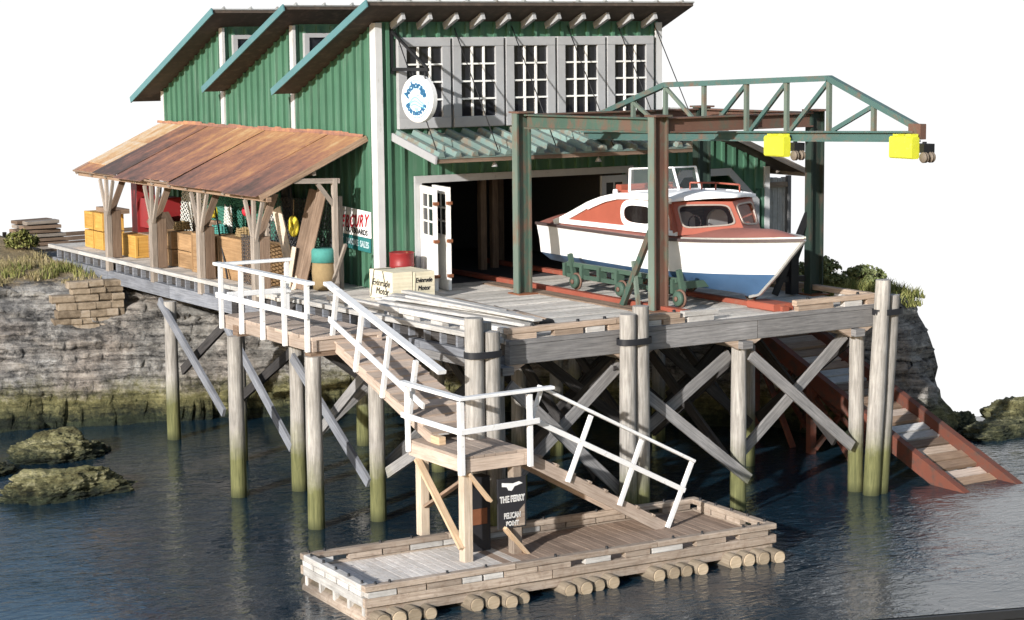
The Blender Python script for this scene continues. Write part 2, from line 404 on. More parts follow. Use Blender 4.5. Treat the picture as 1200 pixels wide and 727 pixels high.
        if recalc:
            bm=bmesh.new(); bm.from_mesh(me); bmesh.ops.recalc_face_normals(bm,faces=bm.faces); bm.to_mesh(me); bm.free()
        me.materials.append(M[mat] if isinstance(mat,str) else mat)
        me.update()
        ob=bpy.data.objects.new(name,me); C.objects.link(ob); ob['_o']=tuple(o0)
        if parent is not None: ob.parent=parent
        else: ob.location=o0
        return ob
def thing(name,label,cat,loc,group=None):
    o=bpy.data.objects.new(name,None); C.objects.link(o); o.location=loc; o['_o']=tuple(loc); o.empty_display_size=.2
    o['label']=label;o['category']=cat
    if group:o['group']=group
    return o
def tag(o,label,cat,group=None):
    o['label']=label;o['category']=cat
    if group:o['group']=group
    return o
def struct(o): o['kind']='structure'; return o
def stuff(o): o['kind']='stuff'; return o

# lettering -> flat meshes -------------------------------------------------
def glyph(body,size,align='CENTER',ext=.004,shear=0):
    cu=bpy.data.curves.new('t','FONT'); cu.body=body; cu.size=size; cu.align_x=align; cu.align_y='CENTER'; cu.extrude=ext; cu.shear=shear; cu.resolution_u=3
    o=bpy.data.objects.new('t',cu); me=bpy.data.meshes.new_from_object(o)
    vs=[v.co.copy() for v in me.vertices]; fs=[list(p.vertices) for p in me.polygons]
    bpy.data.objects.remove(o); bpy.data.curves.remove(cu); bpy.data.meshes.remove(me)
    return vs,fs
def frame(o,ex,ey):
    ex=V(ex).normalized();ey=V(ey).normalized();ez=ex.cross(ey)
    m=Matrix((ex,ey,ez)).transposed().to_4x4(); m.translation=V(o); return m
def letters(mb,body,size,mat4,sx=1,ext=.004,shear=0,bold=0,align='CENTER'):
    vs,fs=glyph(body,size,align,ext,shear)
    for off in ((0,0),(bold,0),(-bold,0),(0,bold),(0,-bold)) if bold else ((0,0),):
        mb.add([mat4@V((p.x*sx+off[0],p.y+off[1],p.z+(.0006*abs(off[0]+2*off[1])/max(bold,1e-6)))) for p in vs],fs,[[(0,0)]*len(f) for f in fs])
def arc_letters(mb,body,size,mat4,rad,a0,a1,inward=False,bold=0):
    n=len(body)
    for i,ch in enumerate(body):
        if ch==' ': continue
        a=math.radians(a0+(a1-a0)*i/(n-1))
        rot=a-math.pi/2 if not inward else a+math.pi/2
        m=mat4@Matrix.Translation((rad*math.cos(a),rad*math.sin(a),0))@Matrix.Rotation(rot,4,'Z')
        letters(mb,ch,size,m,bold=bold)

# ------------------------------------------------------------------ SETTING
def lerp_tab(t,x):
    if x<=t[0][0]: return t[0][1]
    for (a,b),(c,d) in zip(t,t[1:]):
        if x<=c: return b+(d-b)*(x-a)/(c-a)
    return t[-1][1]
SH=[(-40,15),(-16,12),(-9,9.6),(-6,8.5),(-4,7.8),(-2,7.1),(.5,6.6),(3,5.2),(5.5,3.4),(7.6,1.0),(8.3,-.6),(9.7,-1.8),(10.25,-5.0),(11,-5.8),(12,-5.4),(13,-4.4),(14,-3)]
def sstep(a,b,x):
    t=max(0,min(1,(x-a)/(b-a))); return t*t*(3-2*t)
def ramp_z(y): return -1.5+.395*(y+3)
def height(x,y):
    sh=lerp_tab(SH,x)
    nz=noise.fractal((x*.35,y*.35,1.7),.9,2.1,5)
    d=(y-sh)*(.86 if x<8 else .95)+nz*.45
    steep=2.9 if x<7 else 1.55
    t=max(-1.5,min(1.4,d/steep))
    if t<0: z=W+t*1.6
    else:
        u=min(1,t); z=W+ (3.25+.1*nz)*(u**(.5 if x<7 else .8))
        if t>1: z+=(t-1)*.35
    top=-.55 if x<7 else -.3
    # strata ledges
    if z>W-.2 and z<top-.1:
        tilt=.10*x-.05*y
        q=(z+tilt+.25*noise.noise((x*.25,y*.25,4)))/.30
        fr=q-math.floor(q); st=(math.floor(q)+sstep(.35,.95,fr))*.30-tilt-.25*noise.noise((x*.25,y*.25,4))
        z=z*.35+st*.65
        z+=.13*noise.fractal((x*.9,y*.9,z*2.4),.8,2.1,6)+.05*noise.fractal((x*3.1,y*3.1,z*5),.7,2.1,4)
    z=min(z,top+.25+.1*nz) if y<30 else z
    if y>12 and x<0: z+=min(.3,(y-12)*.05)
    if y>20: z-=(y-20)*.35
    # keep below the pier deck, the launching ramp and the building
    if -2.3<x<7.3 and z>-.75: z=-.75+.1*nz
    if 8.0<x<10.2: z=min(z,ramp_z(y)-.45+.12*nz)
    if x>=7.3 and y>-1 and z>-.1: z=-.1+.03*nz
    ex=sstep(12.0,13.1+.25*nz,x+ .35*noise.noise((y*.8,z*1.2,3)))
    z=z*(1-ex)+(W-1.2)*ex
    return z
mb=MB()
NX,NY=330,300
xs=[-13+26.9*i/NX for i in range(NX+1)]; xs=[-24,-21,-18,-16,-14.5,-13.6]+xs; ys=[-7.5+.075*j for j in range(285)]+[14+.3*j for j in range(68)]
P=[]
for y in ys:
    row=[]
    for x in xs:
        z=height(x,y)
        e=sstep(W-.9,W-.3,z)*(1-sstep(-.75,-.45,z)*.7)
        k=noise.fractal((x*.30+y*.1,y*.35,(z+.13*x-.05*y)*4.6),.85,2.1,6); k2=noise.fractal((x*2.2,y*2.2,z*6),.7,2.1,4)
        inl=.25*k*e+.03*k2*e
        row.append(V((x-(.55*inl if x>10.5 else -.3*inl),y+inl,z+(.05*k2+.06*noise.noise((x*1.5,y*1.5,7)))*e)))
    P.append(row)
mb.grid(P)
struct(mb.build('rocky_shore','rock',origin=(0,8,W),recalc=False))

# water slab (a cast sheet with a dark edge)
edge=[(-24,-15.15),(-6,-15.15),(.48,-15.2),(3.2,-16.1),(10,-18.4),(17.5,-20.6),(17.5,-4.6),(15.5,-3.7),(13.0,-3.1),(12,2),(-24,20)]
mb=MB(); n=len(edge); 
mb.add([(x,y,W) for x,y in edge],[list(range(n))],[[(x,y) for x,y in edge]])
struct(mb.build('water','water',recalc=False))
mb=MB(); mb.poly([(x-(.0),y,W-.9) for x,y in edge],thick=.86,nrm=(0,0,1))
e2=edge[:7]
for (a,b),(c,d) in zip(e2,e2[1:]):
    mb.beam((a,b-.05,W-.08),(c,d-.05,W-.08),.10,.14)
struct(mb.build('scenery_base','base'))

# sky backdrop: added glowing white band, its top raised rightward to brighten water reflections
mb=MB(); P=[]
for k in range(49):
    a=math.radians(-75+150*k/48); ca=(math.sin(a+.55),math.cos(a+.55))
    P.append([V((130*ca[0],130*ca[1],-60)),V((130*ca[0],130*ca[1],15+57*sstep(-5,28,math.degrees(a))))])
mb.grid(P)
m,nn,l,b=nt('backdrop_glow'); nn.remove(b); e=nn.new('ShaderNodeEmission'); e.inputs[0].default_value=(1,1,1,1); e.inputs[1].default_value=1.06
SKY_E=e
l.new(e.outputs[0],nn['Material Output'].inputs[0]); M['sky']=m
struct(mb.build('sky','sky',origin=(0,0,-60),recalc=False))

# grass, stuff
def tufts(name,mat,spots,parent=None):
    mb=MB()
    for (x,y,z,rad,h,n) in spots:
        for _ in range(n):
            a=R.random()*6.283; q=rad*math.sqrt(R.random()); px,py=x+q*math.cos(a),y+q*math.sin(a)
            hh=h*R.uniform(.45,1.1)*(1-.5*q/rad); lean=V((R.uniform(-.4,.4),R.uniform(-.4,.4),1)).normalized()*hh
            w=R.uniform(.008,.018); b2=R.random()*6.283; sd=V((math.cos(b2)*w,math.sin(b2)*w,0))
            p0=V((px,py,z-.05)); p1=p0+lean*.55; p2=p0+lean+V((R.uniform(-.3,.3)*hh,R.uniform(-.3,.3)*hh,-.1*hh))
            mb.add([p0-sd,p0+sd,p1+sd*.7,p1-sd*.7,p2],[[0,1,2,3],[3,2,4]],[[(0,0)]*4,[(0,0)]*3])
    return mb.build(name,mat,recalc=False)
def gz(x,y): return height(x,y)
sp=[]
for _ in range(150):
    x=R.uniform(-11,-2.6); y=lerp_tab(SH,x)+R.uniform(3.2,8)
    z=gz(x,y)
    if z>-.85: sp.append((x,y,z,R.uniform(.2,.5),R.uniform(.22,.5),90))
stuff(tufts('dry_grass','grassdry',sp))
sp=[]
for (x,y) in ((-3.5,12.0),(-3.1,12.4),(-4.9,12.6),(-4.3,12.3),(-2.75,12.2),(-2.6,11.4),(-5.6,12.9),(-3.9,12.9),(-4.6,13.6)):
    sp.append((x,y,gz(x,y),.35,.5,110))
for _ in range(150):
    x=R.uniform(10.3,12.3); y=R.uniform(-4.2,1.8); z=gz(x,y)
    if z>-.85: sp.append((x,y,z,R.uniform(.25,.45),R.uniform(.25,.6),150))
for _ in range(25):
    x=R.uniform(9.9,10.5); y=R.uniform(-3.2,-.5); z=gz(x,y)
    if z>-1.0: sp.append((x,y,z,.2,.4,60))
stuff(tufts('green_grass','grassgreen',sp))

# loose rocks in the water
def rock(c,rx,ry,h,seed,label,mat='rockyellow',group=None):
    bm=bmesh.new(); bmesh.ops.create_icosphere(bm,subdivisions=6,radius=1)
    for v in bm.verts:
        p=v.co.copy(); q=V((p.x*rx,p.y*ry,p.z*h))
        t=p*1.3+V((seed*3.1,seed,0))
        k=1+.34*noise.fractal((t.x,t.y,t.z),.8,2.1,6)
        lay=q.z*8+.9*noise.noise((q.x+seed,q.y,0)); k*=1+.09*(lay-math.floor(lay))
        k+=.05*noise.fractal((p.x*6+seed,p.y*6,p.z*6),.7,2.1,4)
        v.co=V((q.x*k,q.y*k,max(-.5,q.z*k)))
    me=bpy.data.meshes.new('rock'); bm.to_mesh(me); bm.free()
    me.attributes.new('rnd','FLOAT','FACE'); me.materials.append(M[mat])
    o=bpy.data.objects.new('rock',me); C.objects.link(o); o.location=(c[0],c[1],W-.02)
    tag(o,label,'rock',group); return o
rock((-7.05,1.0),1.28,.75,.50,1.3,'large mossy rock with a flat sunlit top, nearest in the left water','rockyellow')
rock((-5.75,4.9),1.05,.8,.50,2.7,'peaked mossy rock behind the large flat one in the left water')
rock((-7.75,4.0),.62,.6,.26,5.1,'low dark rock cut off by the left edge of the picture')
rock((13.3,-5.4),1.0,.6,.30,7.7,'low green weedy rock at the right end of the cliff foot')
rock((14.9,-4.7),1.05,.75,.56,9.2,'tall yellow green rock standing in the water at the far right')
rock((13.0,-4.3),.55,.4,.42,3.9,'small pale rock between the cliff foot and the weedy rock')

# stone retaining wall under the left end of the deck
mb=MB(); z1=-.44
for row in range(7):
    hh=R.uniform(.15,.24); x=-4.2+max(0,(3-row))*.18+R.uniform(-.2,.2); yy=9.32-.01*row
    while x<-2.42:
        Lb=R.uniform(.22,.62); xe=min(x+Lb,-2.38); pr=R.uniform(-.02,.05); dz=R.uniform(-.018,.012)
        mb.beam((x+.006,yy+.12*(-2.4-x)+.15+pr,z1-hh/2+dz),(xe-.006,yy+.12*(-2.4-xe)+.15+pr,z1-hh/2+dz),.42,hh*R.uniform(.9,.99),ch=.034,jit=.012); x=xe+.001
    z1-=hh
tag(mb.build('stone_wall','stone'),'low tan stone block wall holding up the left end of the deck','stone wall')

# log pile, shrub and low plank fence on the bank at far left
lp=thing('lumber_stack','stack of brown weathered boards on the bank beyond the grass at far left','lumber stack',(-1.6,18.6,-.4))
for row in range(7):
    for k in range(2):
        mb=MB(); z=-.42+row*.125; x0=-2.5+.07*row+R.uniform(-.1,.1); x1=-.75-.05*row+R.uniform(-.12,.12)
        mb.beam((x0,18.1+.5*k,z),(x1,18.2+.5*k+R.uniform(-.1,.1),z+R.uniform(-.02,.02)),.42,.095,ch=.01); mb.build('board','brownwood' if (row+k)%3 else 'postwood',lp)
def bush(c,rx,ry,rz,n,mat,label,seed):
    t=thing('shrub',label,'shrub',c); rr=random.Random(seed)
    mb=MB()
    for _ in range(n):
        while True:
            p=V((rr.uniform(-1,1),rr.uniform(-1,1),rr.uniform(-.2,1)))
            if p.length<1 and noise.noise(p*2.2+V((seed,0,0)))>-.12: break
        q=V(c)+V((p.x*rx,p.y*ry,p.z*rz+.1))
        s=rr.uniform(.03,.07); a=V((rr.uniform(-1,1),rr.uniform(-1,1),rr.uniform(-1,1))).normalized(); b=a.cross(V((rr.uniform(-1,1),.3,1))).normalized()
        mb.add([q-a*s,q+b*s*.6,q+a*s,q-b*s*.6],[[0,1,2,3]],[[(0,0)]*4],rr.random())
    mb.build('foliage',mat,t,recalc=False)
    mb=MB()
    for k in range(7): mb.tube(V(c)+V((0,0,-.2)),V(c)+V((rr.uniform(-.6,.6)*rx,rr.uniform(-.6,.6)*ry,rz*.8)),.02,.008,5)
    mb.build('stem','brownwood',t)
bush((-3.3,19.6,-.25),.75,.7,.75,2600,'leaf','pale green leafy shrub left of the brown board stack',3)
bush((-2.6,16.6,-.2),.5,.4,.4,1400,'grassgreen','small olive shrub low in front of the board stack',8)
bush((10.7,-2.1,-.35),.6,.6,.5,2600,'leaf','tall pale olive shrub rising behind the right end of the pier deck',12)
bush((11.3,-3.0,-.4),.6,.5,.36,2200,'leaf','low pale olive shrub nearest the right cliff edge',15)
mb=MB()
for k in range(5): mb.beam((-1.9,20.3,-.85+k*.14),(7,21.5,-.85+k*.14),.06,.125)
for k in range(6): mb.beam((-1.9+k*1.7,20.36+k*.23,-1.),(-1.9+k*1.7,20.36+k*.23,-.1),.1,.1)
tag(mb.build('plank_fence','brownwood'),'low brown plank fence behind the far left end of the deck','fence')

# ------------------------------------------------------------------ BOATHOUSE
BH=thing('boathouse','green board and batten boathouse with a three step sawtooth roof','boathouse',(3.7,6,0))
TD=4.05
def zroof(y):                       # underside of the sawtooth roof at depth y (0..TD within a tooth)
    return 5.82-.405*y
def battens_x(mb,x,y0,y1,bot,top,out,step=.36):
    y=y0+.12
    while y<y1-.05:
        mb.beam((x+out*.03,y,bot(y)),(x+out*.03,y,top(y)),.075,.07,up=(1,0,0)); y+=step*R.uniform(.97,1.03)
def battens_y(mb,y,x0,x1,bot,top,step=.36,d=.07):
    x=x0+.14
    while x<x1-.05:
        if top(x)-bot(x)>.05: mb.beam((x,y-d/2+.005,bot(x)),(x,y-d/2+.005,top(x)),.075,d,up=(0,1,0))
        x+=step*R.uniform(.97,1.03)
# left wall
mb=MB(); pts=[]
for k in range(3): pts+=[(0,k*TD,zroof(0)),(0,(k+1)*TD,zroof(TD))]
for k in range(3):
    y0,y1=k*TD,(k+1)*TD
    mb.poly([(0,y0,-.3),(0,y1,-.3),(0,y1,zroof(TD)+.02),(0,y0,zroof(0)+.02)],thick=.12,nrm=(1,0,0),r=.5)
    battens_x(mb,0,y0+.12,y1-.02,lambda y:-.02,lambda y:zroof(y-y0)-.01,-1)
mb.build('side_wall','green',BH)
# right wall
mb=MB()
for k in range(3):
    y0,y1=k*TD,(k+1)*TD
    mb.poly([(7.5,y0+.13,-.3),(7.5,y1,-.3),(7.5,y1,zroof(TD)+.02),(7.5,y0+.13,zroof(0)-.03)],thick=.12,nrm=(-1,0,0),r=.5)
    battens_x(mb,7.5,y0+.15,y1-.02,lambda y:3.3,lambda y:zroof(y-y0)-.01,1)
mb.build('side_wall','green',BH)
# back wall and floor, inner partitions
mb=MB(); mb.box(.13,7.37,12.0,12.12,-.3,4.2); mb.build('back_wall','green',BH)
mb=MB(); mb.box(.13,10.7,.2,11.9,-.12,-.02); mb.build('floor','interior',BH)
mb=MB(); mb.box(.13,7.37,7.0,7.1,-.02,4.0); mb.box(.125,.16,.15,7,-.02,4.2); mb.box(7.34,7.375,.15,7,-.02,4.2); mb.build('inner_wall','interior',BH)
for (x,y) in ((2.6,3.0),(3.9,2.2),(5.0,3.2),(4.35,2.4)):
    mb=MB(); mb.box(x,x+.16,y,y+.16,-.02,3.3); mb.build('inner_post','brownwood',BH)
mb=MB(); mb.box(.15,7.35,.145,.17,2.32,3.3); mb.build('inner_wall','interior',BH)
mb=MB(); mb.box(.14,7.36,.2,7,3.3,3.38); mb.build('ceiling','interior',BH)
# front wall round the wide door
DX0,DX1,DZ=1.02,6.55,2.30
mb=MB()
mb.box(0.0,DX0,.002,.14,-.3,DZ,r=.5); mb.box(0,7.5,.0,.14,DZ,zroof(0)+.03,r=.5); mb.box(DX1,7.52,.002,.14,-.3,DZ,r=.5)
battens_y(mb,0,.12,DX0-.1,lambda x:-.02,lambda x:5.8,.33)
battens_y(mb,0,DX0,7.5,lambda x:2.46,lambda x:3.5,.36)
battens_y(mb,0,.3,7.45,lambda x:5.45,lambda x:5.8,.36)
mb.build('front_wall','green',BH)
# upper front walls of the second and third tooth
for k in (1,2):
    mb=MB(); y=k*TD
    mb.box(.13,7.37,y-.02,y+.1,zroof(TD)-.1,zroof(0)+.02,r=.5)
    battens_y(mb,y-.02,.1,7.3,lambda x:zroof(TD)+.1,lambda x:5.78,.36)
    mb.build('clerestory_wall','green',BH)
    for j,x in enumerate((.2,1.75,3.3,4.85,6.2)):
        wf=MB(); z0,z1=4.9,5.62; w=.82
        for a in ((x,x+w,z1-.1,z1),(x,x+w,z0,z0+.1),): wf.box(a[0],a[1],y-.16,y-.05,a[2],a[3])
        wf.box(x,x+.12,y-.158,y-.05,z0+.1,z1-.1); wf.box(x+w-.12,x+w,y-.158,y-.05,z0+.1,z1-.1)
        o=wf.build('window','frame',BH)
        g=MB(); g.box(x+.1,x+w-.1,y-.10,y-.07,z0+.08,z1-.08); g.build('pane','glass',o)
# corner boards
for y in (0,TD,2*TD):
    mb=MB(); top=zroof(0)-.02
    if y==0:
        mb.box(-.065,-.002,-.04,.17,-.05,top); mb.box(-.062,.10,-.095,-.04,-.05,top)
    else: mb.box(-.075,-.002,y-.09,y+.10,zroof(TD)-1.2 if y else 0,top)
    mb.build('corner_board','trim',BH)
mb=MB(); mb.box(-.07,-.002,12.0,12.18,0,zroof(TD)); mb.build('corner_board','trim',BH)
mb=MB(); mb.box(7.38,7.56,-.085,-.03,2.5,zroof(0)-.03); mb.build('corner_board','trim',BH)
# sawtooth roofs
for k in range(3):
    y0=k*TD; ya=y0-.82; yb=y0+TD-.12 if k<2 else y0+TD+.7
    x0,x1=-.62,7.92
    def zr(y): return zroof(y-y0)
    mb=MB()
    mb.poly([(x0,ya,zr(ya)),(x1,ya,zr(ya)),(x1,yb,zr(yb)),(x0,yb,zr(yb))],thick=.07,nrm=(0,0,1))
    rf=mb.build('roof','roofdark',BH)
    mb=MB(); mb.poly([(x0-.02,ya-.02,zr(ya)+.073),(x1+.02,ya-.02,zr(ya)+.073),(x1+.02,yb,zr(yb)+.073),(x0-.02,yb,zr(yb)+.073)],thick=.03,nrm=(0,0,1))
    x=x0+.3
    while x<x1: mb.beam((x,ya-.03,zr(ya)+.13),(x,yb,zr(yb)+.13),.05,.06); x+=.72
    mb.build('roof_sheet','roofmetal',rf)
    mb=MB(); mb.beam((x0-.035,ya-.05,zr(ya)+.045),(x0-.035,yb+.02,zr(yb)+.045),.03,.16); mb.build('fascia','roofedge',rf)
    if k==0:
        for j in range(11):
            x=.38+j*.665
            mb=MB(); mb.beam((x,-.02,zr(0)-.10),(x,-.56,zr(-.56)-.11),.085,.15); mb.build('rafter_tail','frame',BH)
# upper windows
for i in range(5):
    x0=.47+i*1.375; x1=x0+1.30; z0,z1=3.50,5.48; fy0,fy1=-.15,-.02
    mb=MB(); fw=.20
    mb.box(x0,x1,fy0,fy1,z1-fw,z1,ch=.012); mb.box(x0,x1,fy0,fy1,z0,z0+fw+.04,ch=.012)
    mb.box(x0,x0+fw,fy0+.002,fy1,z0+fw+.04,z1-fw); mb.box(x1-fw,x1,fy0+.002,fy1,z0+fw+.04,z1-fw)
    w=mb.build('window','frame',BH)
    mb=MB(); mb.box(x0+fw-.01,x1-fw+.01,-.075,-.05,z0+fw,z1-fw+.01); mb.build('pane','glass',w)
    mb=MB()
    gx0,gx1,gz0,gz1=x0+fw,x1-fw,z0+fw+.04,z1-fw
    for j in (1,2): mb.box(gx0+(gx1-gx0)*j/3-.021,gx0+(gx1-gx0)*j/3+.021,-.125,-.08,gz0,gz1)
    for j in (1,2,3): mb.box(gx0,gx1,-.122,-.078,gz0+(gz1-gz0)*j/4-.019,gz0+(gz1-gz0)*j/4+.019)
    mb.build('muntins','doorwhite',w)
# front canopy
cz=lambda y: 3.36+ .222*y                # falls towards the water
mb=MB(); cx0,cx1,cy=.36,7.5,-1.95
mb.poly([(cx0,-.08,cz(-.08)),(cx1,-.08,cz(-.08)),(cx1,cy,cz(cy)),(cx0,cy,cz(cy))],thick=.035,nrm=(0,0,1))
x=cx0+.1
while x<cx1:
    p=[(-.085,0),(.085,0),(.045,.105),(-.045,.105)]
    mb.ext((x,-.08,cz(-.08)+.036),(x,cy-.02,cz(cy)+.036),p,(0,0,1)); x+=.415
cn=mb.build('canopy','canopyteal',BH)
mb=MB(); mb.beam((cx0-.025,-.05,cz(0)-.02),(cx0-.025,cy-.02,cz(cy)-.02),.045,.17); mb.build('canopy_side_board','frame',cn)
mb=MB(); mb.box(cx0,cx1,cy+.02,cy+.10,cz(cy)-.09,cz(cy)-.004); mb.box(cx0,cx1,-.2,-.12,cz(0)-.16,cz(0)-.06)
x=cx0+.5
while x<cx1: mb.beam((x,-.13,cz(-.13)-.05),(x,cy+.1,cz(cy)-.05),.06,.08); x+=1.0
mb.build('canopy_frame','brownwood',cn)
for x in (1.9,4.6): 
    mb=MB(); mb.lathe([(0,.10),(.03,.09),(.075,0),(.07,0),(.0,.03)],(x,cy+.2,cz(cy)-.22),12); mb.tube((x,cy+.2,cz(cy)-.13),(x,cy+.2,cz(cy)-.04),.012); mb.build('canopy_lamp','frame',cn)
for x in (.45,1.95,3.45,4.95,6.35,7.4):
    mb=MB(); mb.tube((x-.02,-.03,5.72),(x,cy+.12,cz(cy)+.12),.013,n=6); mb.build('stay_rod','black',cn)
# door frame
mb=MB(); mb.box(.86,6.72,-.10,-.03,DZ+.002,DZ+.16); mb.box(.86,1.03,-.098,-.03,-.02,DZ); mb.box(6.54,6.72,-.098,-.03,-.02,DZ); mb.build('door_frame','frame',BH)
# folding door leaves
def leaf(a,b,z0,z1,mat,hinges,glz=True):
    """a door leaf from a to b (plan points)"""
    a=V((a[0],a[1],0));b=V((b[0],b[1],0)); L=(b-a).length; ex=(b-a).normalized(); N=V((-ex.y,ex.x,0))
    def bx(mb,u0,u1,zz0,zz1,d0,d1):
        mb.beam(a+ex*((u0+u1)/2)+N*((d0+d1)/2)+V((0,0,zz0)),a+ex*((u0+u1)/2)+N*((d0+d1)/2)+V((0,0,zz1)),d1-d0,u1-u0,up=tuple(ex))
    mb=MB(); s=.13; t=.035; H=z1-z0; zm=z0+H*.50
    bx(mb,0,s,z0,z1,-t,t); bx(mb,L-s,L,z0,z1,-t,t); bx(mb,s,L-s,z1-.16,z1,-t+.001,t-.001); bx(mb,s,L-s,z0,z0+.22,-t+.001,t-.001); bx(mb,s,L-s,zm-.07,zm+.07,-t+.001,t-.001)
    bx(mb,s,L-s,z0+.2,zm-.05,-.012,.012)
    bx(mb,L/2-.02,L/2+.02,zm+.07,z1-.16,-.022,.022)
    for k in (1,2): zz=zm+.07+(z1-.16-zm-.07)*k/3; bx(mb,s,L-s,zz-.02,zz+.02,-.021,.021)
    o=mb.build('door_leaf',mat,BH)
    g=MB(); bx(g,s-.01,L-s+.01,zm+.06,z1-.15,-.006,.006); g.build('pane','glass',o)
    if hinges:
        for zz in (z0+.32,z0+1.08,z0+1.9):
            h=MB(); c=b+V((0,0,zz)); h.box(c.x-.06,c.x+.06,c.y-.045,c.y+.03,c.z-.035,c.z+.035); h.build('hinge','rust',o)
    return o
leaf((1.0,-.12),(.80,-1.10),.02,2.26,'doorwhite',True)
leaf((1.28,-.16),(1.12,-1.12),.02,2.26,'doorwhite',True)
leaf((6.5,-.12),(5.75,-.16),.02,2.26,'frame',False)
# annex with the second launching bay
ax=lambda x: 3.72-.415*(x-7.5)           # roof underside over the annex front
mb=MB(); xa,xb=7.62,10.75
mb.poly([(7.52,.0,2.16),(8.15,.0,2.16),(9.55,.0,2.16),(10.28,.0,1.5),(10.75,.0,1.5),(10.75,.0,ax(10.75)),(7.52,.0,ax(7.52))],thick=.1,nrm=(0,1,0),r=.5)
mb.box(10.29,10.75,.0,.1,-.3,1.498,r=.5)
mb.poly([(7.52,.0,1.5),(7.6,.0,1.5),(8.15,0,2.158),(7.52,0,2.158)],thick=.1,nrm=(0,1,0),r=.5)
battens_y(mb,0,7.6,10.6,lambda x:2.3 if x<9.5 else max(1.7,2.3-.9*(x-9.5)),lambda x:ax(x)-.01,.33)
battens_y(mb,0,10.3,10.72,lambda x:0,lambda x:1.75,.2)
mb.build('annex_wall','green',BH)
mb=MB(); mb.box(10.65,10.75,.1,8,-.3,ax(10.75)); mb.build('annex_wall','green',BH)
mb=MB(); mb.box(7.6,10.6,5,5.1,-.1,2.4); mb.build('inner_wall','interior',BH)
mb=MB()
mb.beam((8.1,-.09,2.2),(9.6,-.09,2.2),.07,.17); mb.beam((9.55,-.088,2.21),(10.42,-.088,1.42),.066,.17); mb.beam((8.15,-.088,2.21),(7.55,-.088,1.5),.066,.17); mb.beam((10.40,-.086,1.46),(10.40,-.086,-.05),.066,.15,up=(1,0,0))
mb.build('annex_door_frame','frame',BH)
mb=MB(); mb.box(10.68,10.83,-.08,-.02,0,2.28); mb.build('corner_board','trim',BH)
mb=MB(); r0=7.56; r1=11.35
mb.poly([(r0,-.75,ax(r0)+.01),(r1,-.75,ax(r1)+.01),(r1,8.2,ax(r1)+.01),(r0,8.2,ax(r0)+.01)],thick=.07,nrm=(0,0,1)); ar=mb.build('annex_roof','roofdark',BH)
mb=MB(); mb.beam((r0,-.78,ax(r0)+.05),(r1+.03,-.78,ax(r1)+.05),.04,.13); mb.beam((r1+.02,-.75,ax(r1)-.02),(r1+.02,8.2,ax(r1)-.02),.04,.12); mb.build('fascia','postwood',ar)
mb=MB(); mb.poly([(r0,-.77,ax(r0)+.083),(r1+.03,-.77,ax(r1)+.083),(r1+.03,8.2,ax(r1)+.083),(r0,8.2,ax(r0)+.083)],thick=.03,nrm=(0,0,1)); mb.build('roof_sheet','roofmetal',ar)
# lean-to porch with rusted roof
lz=lambda x: 3.34+ .455*x                # roof underside, x is negative
mb=MB(); yy=.5; widths=[1.7,1.55,1.75,1.6,1.8,1.5,1.7]
tot=sum(widths); sc=11.75/tot
for k,w in enumerate(widths):
    w*=sc; o=R.uniform(-.06,.06)*.5; lift=.022*(k%2); xe=-2.64+R.uniform(-.05,.05)
    g=.014; xe=-2.64+R.uniform(-.09,.09); xt=-.02; xm=R.uniform(-1.7,-1.0); rr=[.40,.52,.46,.58,.42,.14,.92][k]
    mb.poly([(xt,yy+g,lz(xt)+.012+lift),(xt,yy+w-g,lz(xt)+.012+lift),(xe+R.uniform(-.06,.06),yy+w-g+o*2,lz(xe)+.012+lift),(xe,yy+g+o*2,lz(xe)+.012+lift)],thick=.016,nrm=(0,0,1),r=rr+R.uniform(-.08,.08))
    if k in (6,): mb.poly([(-1.1,yy+.1,lz(-1.1)+.032+lift),(-1.1,yy+w*.9,lz(-1.1)+.032+lift),(-2.2,yy+w*.9,lz(-2.2)+.032+lift),(-2.25,yy+.1,lz(-2.25)+.032+lift)],thick=.01,nrm=(0,0,1),r=rr+.3)
    # long raised laps
    for j in range(2):
        xx=R.uniform(-1.5,-.7); 
    yy+=w
pr=mb.build('porch_roof','rustroof',BH)
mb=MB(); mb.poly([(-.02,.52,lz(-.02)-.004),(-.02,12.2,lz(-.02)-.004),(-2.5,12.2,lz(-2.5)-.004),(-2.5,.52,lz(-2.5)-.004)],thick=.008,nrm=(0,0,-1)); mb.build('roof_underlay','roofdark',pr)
mb=MB()
for y in [.55+k*1.05 for k in range(12)]: mb.beam((-.05,y,lz(-.05)-.06),(-2.55,y,lz(-2.55)-.06),.07,.13)
mb.beam((-1.3,.5,lz(-1.3)-.16),(-1.3,12.2,lz(-1.3)-.16),.08,.1)
mb.build('porch_rafters','postwood',pr)
mb=MB(); mb.beam((-.02,.46,lz(-.02)-.03),(-2.62,.46,lz(-2.62)-.03),.03,.12); mb.build('porch_fascia','brownlight',pr)
mb=MB(); mb.beam((-2.57,.52,lz(-2.57)-.012),(-2.57,12.2,lz(-2.57)-.012),.03,.045); mb.build('porch_fascia','brownwood',pr)
mb=MB(); P=[[],[]]
y=.5
while y<12.2:
    h=R.uniform(.05,.10); w=R.uniform(.2,.45)
    for q in (y,y+w-.03):
        P[0].append(V((-.105,q,lz(-.1)+.035))); P[1].append(V((-.092,q,lz(0)+h)))
    y+=w
mb.grid(P,False,False,r=.12); mb.build('porch_flashing','rustroof',pr)
mb=MB(); mb.beam((-2.42,.42,2.075),(-2.42,12.1,2.075),.10,.10); mb.build('porch_beam','brownlight',BH)
